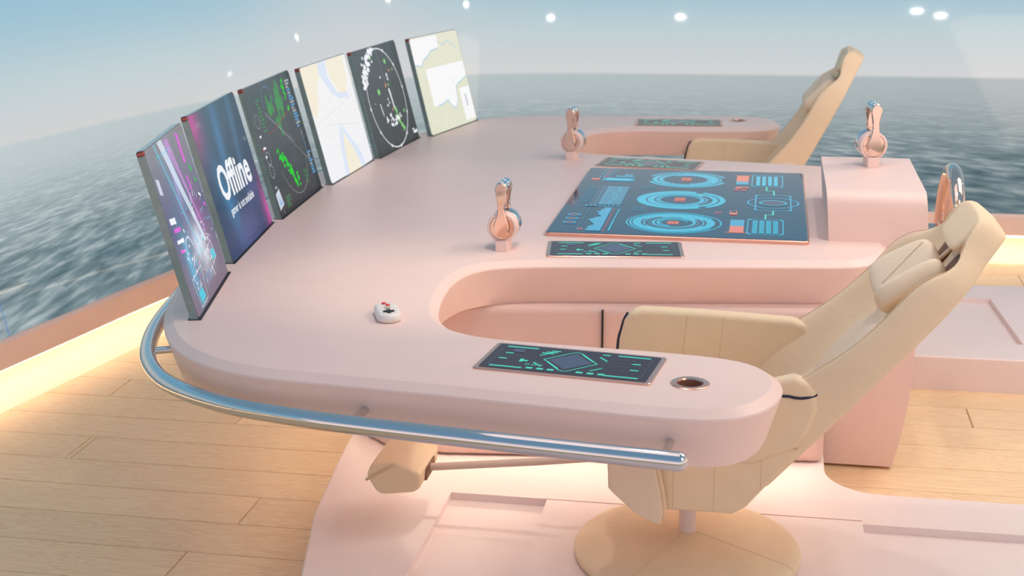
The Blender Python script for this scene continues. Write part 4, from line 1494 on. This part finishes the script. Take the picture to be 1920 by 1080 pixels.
def helm_chair(loc, lab, tilt, zoff=0.0):
    t = thing('helm_chair', lab, 'chair', loc, 0, 'cream helm chairs behind the console')
    t0 = Vector((-0.20, 0, 0))          # local origin is the middle of the pedestal
    # local x = world x + 0.20 ; y centred ; z over platform
    def X(x):
        return x+0.20
    def Zp(z):
        return z-0.16+zoff
    # base disc
    bm = bmesh.new()
    add_lathe(bm, [(0.0, 0.0), (0.340, 0.0), (0.353, 0.008), (0.355, 0.022), (0.347, 0.034), (0.325, 0.042), (0.20, 0.060), (0.05, 0.082), (0.0, 0.085)], 72, Matrix.Translation((0, -0.11, 0)), cap=False)
    base = obj('base', bm, LEATH, t, True, 60)
    def surf(r):
        pr = [(0.0, 0.085), (0.05, 0.082), (0.20, 0.060), (0.325, 0.042), (0.347, 0.034), (0.354, 0.022)]
        for (r0, z0), (r1, z1) in zip(pr, pr[1:]):
            if r0 <= r <= r1:
                return z0+(z1-z0)*(r-r0)/(r1-r0)
        return 0.022
    for ang in (-118, -20, 100):
        a = math.radians(ang)
        bm = bmesh.new()
        add_tube(bm, [(r*math.cos(a), -0.11+r*math.sin(a), surf(r)+0.0004) for r in (0.03, 0.05, 0.10, 0.15, 0.20, 0.26, 0.325, 0.347, 0.354)], 0.0008, 6)
        obj('seam', bm, SEAM, base)
    bm = bmesh.new()
    add_tube(bm, [(0, -0.11, 0.07), (0, -0.11, 0.16), (0, -0.11, 0.30)], 0.0265, 28)
    obj('pole', bm, POLE, t, True, 40)
    # seat shell
    HW = 0.32
    bm = bmesh.new()
    prof = [(-0.44, 0.60), (-0.42, 0.47), (-0.38, 0.42), (-0.30, 0.395), (-0.06, 0.395), (-0.02, 0.42), (0.07, 0.535), (0.125, 0.60), (0.13, 0.615), (-0.1, 0.60)]
    prof = [(X(x), Zp(z)) for x, z in prof]
    add_prism(bm, prof, -HW+0.012, HW-0.012)
    bevel(obj('seat_shell', bm, LEATH, t), 0.022, 4)
    for x in (-0.235, -0.115, 0.02):
        z0 = 0.392 if x < -0.03 else 0.47
        bm = bmesh.new()
        add_tube(bm, [(X(x), -HW+0.0118, Zp(z0+0.012)), (X(x), -HW+0.0118, Zp(0.60))], 0.0008, 6)
        obj('seam', bm, SEAM, t)
    bm = bmesh.new()
    cushion(bm, X(-0.18), 0, Zp(0.60), 0.50, 0.42, 0.07)
    subsurf(obj('seat_cushion', bm, LEATHL, t), 1)
    # armrests
    for s_ in (-1, 1):
        bm = bmesh.new()
        y0, y1 = (-HW, -HW+0.062) if s_ < 0 else (HW-0.062, HW)
        ap = [(-0.470, 0.62), (-0.462, 0.74), (-0.447, 0.805), (-0.428, 0.838), (-0.39, 0.850), (-0.2, 0.848), (0.10, 0.836), (0.145, 0.822), (0.168, 0.79), (0.172, 0.74), (0.155, 0.68), (0.12, 0.62), (0.0, 0.56), (-0.43, 0.56)]
        if s_ < 0:      # the near armrest falls away to the front
            ap = [(x, z-0.10*min(1.0, max(0.0, (0.06-x)/0.22)) if z > 0.70 else z) for x, z in ap]
        add_prism(bm, [(X(x), Zp(z)) for x, z in ap], y0, y1)
        arm = bevel(obj('armrest', bm, LEATH, t), 0.020, 4)
        yo = -HW-0.001 if s_ < 0 else HW+0.001
        yi = y1 if s_ < 0 else y0
        bm = bmesh.new()
        sgn = -1 if s_ < 0 else 1
        pth = [(X(0.172), yo-sgn*0.03, Zp(0.79)), (X(0.160), yo-sgn*0.008, Zp(0.783)), (X(0.12), yo, Zp(0.776)), (X(0.04), yo, Zp(0.773)), (X(-0.14), yo, Zp(0.775-(0.10 if s_ < 0 else 0))), (X(-0.42), yo, Zp(0.775-(0.10 if s_ < 0 else 0))), (X(-0.452), yo-sgn*0.006, Zp(0.770-(0.10 if s_ < 0 else 0))), (X(-0.4675), yo-sgn*0.020, Zp(0.74-(0.08 if s_ < 0 else 0))), (X(-0.4735), yo-sgn*0.022, Zp(0.66)), (X(-0.4735), yo-sgn*0.022, Zp(0.60))]
        add_tube(bm, catmull(pth, 4), 0.0042, 8)
        obj('piping', bm, NAVY, arm, True)
        bm = bmesh.new()
        pth = [(X(-0.4675), yi+sgn*0.022, Zp(0.60)), (X(-0.468), yi+sgn*0.022, Zp(0.66)), (X(-0.466), yi+sgn*0.022, Zp(0.695)), (X(-0.452), yi+sgn*0.022, Zp(0.705))] if s_ < 0 else [(X(-0.4675), yi+sgn*0.022, Zp(0.60)), (X(-0.466), yi+sgn*0.022, Zp(0.72)), (X(-0.452), yi+sgn*0.022, Zp(0.795)), (X(-0.436), yi+sgn*0.022, Zp(0.830))]
        add_tube(bm, catmull(pth, 4), 0.0042, 8)
        obj('piping', bm, NAVY, arm, True)
        for x in (-0.25, -0.13):
            bm = bmesh.new()
            add_tube(bm, [(X(x+(.0 if x < -.2 else -.012)), yi+(0.0005 if s_ < 0 else -0.0005), Zp(0.60)), (X(x), yi+(0.0005 if s_ < 0 else -0.0005), Zp(0.70)), (X(x+0.012), yi, Zp(0.735 if s_ < 0 else 0.835))], 0.0008, 6)
            obj('seam', bm, SEAM, arm)
    # backrest in its own hinged frame: u up the back, v towards the front
    a = math.radians(tilt)
    su, cu = math.sin(a), math.cos(a)
    H = Vector((X(-0.005), 0, Zp(0.42)))
    # columns: v axis, y axis, u axis
    MB = Matrix(((-cu, 0, su, H.x), (0, 1, 0, H.y), (su, 0, cu, H.z), (0, 0, 0, 1)))
    # stations along u: half width, wing depth, inner depth
    S = [(0.02, 0.285, 0.07, 0.035), (0.10, 0.290, 0.14, 0.035), (0.20, 0.297, 0.185, 0.035), (0.30, 0.305, 0.190, 0.035), (0.40, 0.312, 0.165, 0.034), (0.50, 0.317, 0.140, 0.034), (0.60, 0.320, 0.125, 0.032), (0.70, 0.318, 0.122, 0.03), (0.78, 0.312, 0.125, 0.03), (0.84, 0.298, 0.112, 0.028), (0.89, 0.275, 0.080, 0.03), (0.925, 0.245, 0.072, 0.04), (0.96, 0.210, 0.086, 0.070), (0.995, 0.190, 0.096, 0.088), (1.025, 0.172, 0.096, 0.090), (1.050, 0.150, 0.082, 0.078), (1.060, 0.120, 0.06, 0.06)]
    bm = bmesh.new()
    rings = []
    for (u, hw, wd, idp) in S:
        sec = [(0.0, -hw*0.93), (0.004, -hw*0.985), (wd*0.45, -hw), (wd*0.93, -hw*0.99), (wd, -hw*0.955), (wd*0.97, -hw*0.90), (idp+(wd-idp)*0.45, -hw*0.78), (idp, -hw*0.60), (idp, -hw*0.3), (idp, 0.0)]
        full = sec + [(v, -y) for v, y in reversed(sec[:-1])]
        full += [(0.0, hw*0.4), (0.0, 0.0), (0.0, -hw*0.4)]
        rings.append([bm.verts.new(MB @ Vector((v, y, u))) for v, y in full])
    n = len(rings[0])
    for A, B in zip(rings, rings[1:]):
        for i in range(n):
            bm.faces.new((A[i], A[(i+1) % n], B[(i+1) % n], B[i]))
    bm.faces.new(rings[0])
    bm.faces.new(rings[-1])
    back = subsurf(obj('backrest', bm, LEATH, t), 2)
    for s_ in (-1, 1):
        bm = bmesh.new()
        add_tube(bm, catmull([MB @ Vector((wd*0.99+0.002, s_*hw*0.945, u)) for u, hw, wd, idp in S[1:-2]], 4), 0.0012, 6)
        obj('seam', bm, SEAM, back)
    # long pad with crosswise folds
    bm = bmesh.new()
    for (u0, u1, hw, v) in ((0.10, 0.34, 0.165, 0.045), (0.335, 0.60, 0.17, 0.04), (0.595, 0.84, 0.16, 0.035)):
        cushion(bm, v, 0, (u0+u1)/2, 0.045, hw*2, u1-u0, MB, 0.10)
    subsurf(obj('back_pad', bm, LEATHL, back), 1)
    # head cushion
    bm = bmesh.new()
    cushion(bm, 0.082, 0, 0.985, 0.022, 0.29, 0.125, MB, 0.03)
    subsurf(obj('head_cushion', bm, LEATH, back), 2)
    # two belt openings under the headrest
    for s_ in (-1, 1):
        bm = bmesh.new()
        pts = [(0.055, 0.935), (0.125, 0.945), (0.155, 0.905), (0.13, 0.855), (0.060, 0.86)]
        slab(bm, [[MB @ Vector((0.044, s_*y, u)) for y, u in pts], [MB @ Vector((0.030, s_*y, u)) for y, u in pts]])
        bevel(obj('belt_opening', bm, DARKB, back), 0.004)
        bm = bmesh.new()
        add_tube(bm, [MB @ Vector((0.043, s_*y, u)) for y, u in pts], 0.0065, 10, closed=True)
        obj('opening_rim', bm, LEATHL, back, True)
    # bone shaped neck pillow
    bm = bmesh.new()
    for s_ in (-1, 1):
        M2 = MB @ Matrix.Translation((0.082, s_*0.085, 0.765)) @ Matrix.Rotation(s_*math.radians(-24), 4, 'Z') @ Matrix.Rotation(s_*math.radians(14), 4, 'X') @ Matrix.Rotation(math.radians(-14), 4, 'Y')
        cushion(bm, 0, 0, 0, 0.070, 0.165, 0.205, M2, 0.05)
    pil = subsurf(obj('neck_pillow', bm, LEATHL, t), 2)
    bm = bmesh.new()
    add_tube(bm, catmull([MB @ Vector((0.128, s*0.004, 0.79+0.085*s)) for s in (-1, 0, 1)], 4), 0.0018, 8)
    obj('strap', bm, SEAM, pil, True)
    # side pouch with a leaf shaped flap
    for k, (dy, sc_) in enumerate(((-0.006, 1.0), (-0.020, 0.96))):
        bm = bmesh.new()
        fp = [(-0.43, 0.60), (-0.425, 0.47), (-0.40, 0.445), (-0.35, 0.40), (-0.30, 0.372), (-0.268, 0.362), (-0.262, 0.40), (-0.27, 0.46), (-0.285, 0.53), (-0.295, 0.60)]
        fp = [(x*1.0+(0.010 if k == 0 else 0), z+(0.012 if k == 0 else 0)) for x, z in fp]
        add_prism(bm, [(X(x), Zp(z)) for x, z in fp], -HW+dy-0.006, -HW+dy+0.006)
        bevel(obj('pouch_flap', bm, LEATHL if k else LEATH, t), 0.004)
    # foot rest on its rod
    fy = 0.02
    bm = bmesh.new()
    fr = [(-1.245, 0.350), (-1.215, 0.300), (-1.195, 0.285), (-1.08, 0.302), (-1.065, 0.320), (-1.06, 0.372), (-1.15, 0.405), (-1.225, 0.395)]
    add_prism(bm, [(X(x), Zp(z)) for x, z in fr], fy-0.13, fy+0.13)
    ft = bevel(obj('foot_rest', bm, LEATH, t), 0.014, 4)
    bm = bmesh.new()
    add_tube(bm, [(X(-1.243), fy-0.131, Zp(0.338)), (X(-1.22), fy-0.132, Zp(0.352)), (X(-1.15), fy-0.132, Zp(0.396))], 0.0045, 8)
    obj('piping', bm, SEAM, ft, True)
    bm = bmesh.new()
    add_box(bm, X(-1.063), fy, Zp(0.338), 0.012, 0.12, 0.045)
    bevel(obj('socket', bm, DARKB, ft), 0.006)
    bm = bmesh.new()
    add_tube(bm, [(X(-1.07), fy, Zp(0.340)), (X(-0.70), fy, Zp(0.385)), (X(-0.38), fy, Zp(0.43))], 0.013, 14)
    obj('rod', bm, mat('pale_rod', lin(214, 188, 172), 0.4, 0.1), ft, True, 40)
    return t
helm_chair((-0.20, 4.14, 0.16), 'cream leather reclined helm chair on the round base, nearest to the camera', 40.2)

# the far chair stands on its own low plinth hidden behind the console
bm = bmesh.new()
fo = [(-1.5, 6.85), (0.9, 6.85), (1.2, 7.6), (0.9, 8.5), (-1.3, 8.5), (-1.55, 7.9)]
helm_chair((-0.20, 7.62, 0.16), 'cream leather helm chair behind the console, far side near the sea', 27)
fo = [(-1.5, 6.62), (0.24, 6.62), (0.24, 7.52), (0.42, 7.62), (0.42, 8.30), (-1.2, 8.30), (-1.50, 7.9)]
platform('trim_5', fo, 0.16, [], '')

# ------------------------------------------------------------ ceiling lamps on two tracks
LH = 3.1
lamps = [(-0.58, 4.22), (0.47, 5.02), (1.64, 6.27), (3.87, 8.04), (1.41, 4.46), (1.63, 4.34)]
for k, y in enumerate((4.34, 5.02, 6.27, 8.04)):
    bm = bmesh.new()
    add_box(bm, 1.0, y, LH+0.085, 7.4, 0.03 if k else 0.30, 0.03)
    o = obj('trim_%d' % (6+k), bm, LAMPH)
    o['kind'] = 'structure'
names = ['over the near seat, leftmost on the wide ceiling track', 'alone on the second ceiling track', 'alone on the third ceiling track', 'alone on the ceiling track nearest the sea display', 'left one of the pair on the wide ceiling track', 'right one of the pair on the wide ceiling track']
for (x, y), nm in zip(lamps, names):
    t = thing('ceiling_lamp', 'small round white downlight '+nm, 'lamp', (x, y, LH), 0, 'downlights on the ceiling tracks')
    bm = bmesh.new()
    add_lathe(bm, [(0.0, 0.07), (0.03, 0.07), (0.055, 0.05), (0.055, 0.0), (0.050, 0.0), (0.048, 0.012), (0.0, 0.012)], 28, cap=False)
    obj('housing', bm, LAMPH, t, True, 40)
    bm = bmesh.new()
    add_lathe(bm, [(0.047, 0.008), (0.0, 0.004)], 28, cap=False)
    obj('lens', bm, LAMPE, t)
    if abs(x+0.58) < 0.01:      # this one is aimed at the desk
        sp = bpy.data.lights.new('ceiling_lamp_beam', 'SPOT')
        sp.energy = 42
        sp.color = (1.0, 0.86, 0.66)
        sp.spot_size = math.radians(38)
        sp.spot_blend = 1.0
        sp.shadow_soft_size = 0.12
        so = bpy.data.objects.new('ceiling_lamp_beam', sp)
        C.objects.link(so)
        so.location = (x, y, LH-0.01)
        so.rotation_euler = (Vector((-1.15, 4.45, 0.9))-Vector((x, y, LH))).to_track_quat('-Z', 'Y').to_euler()
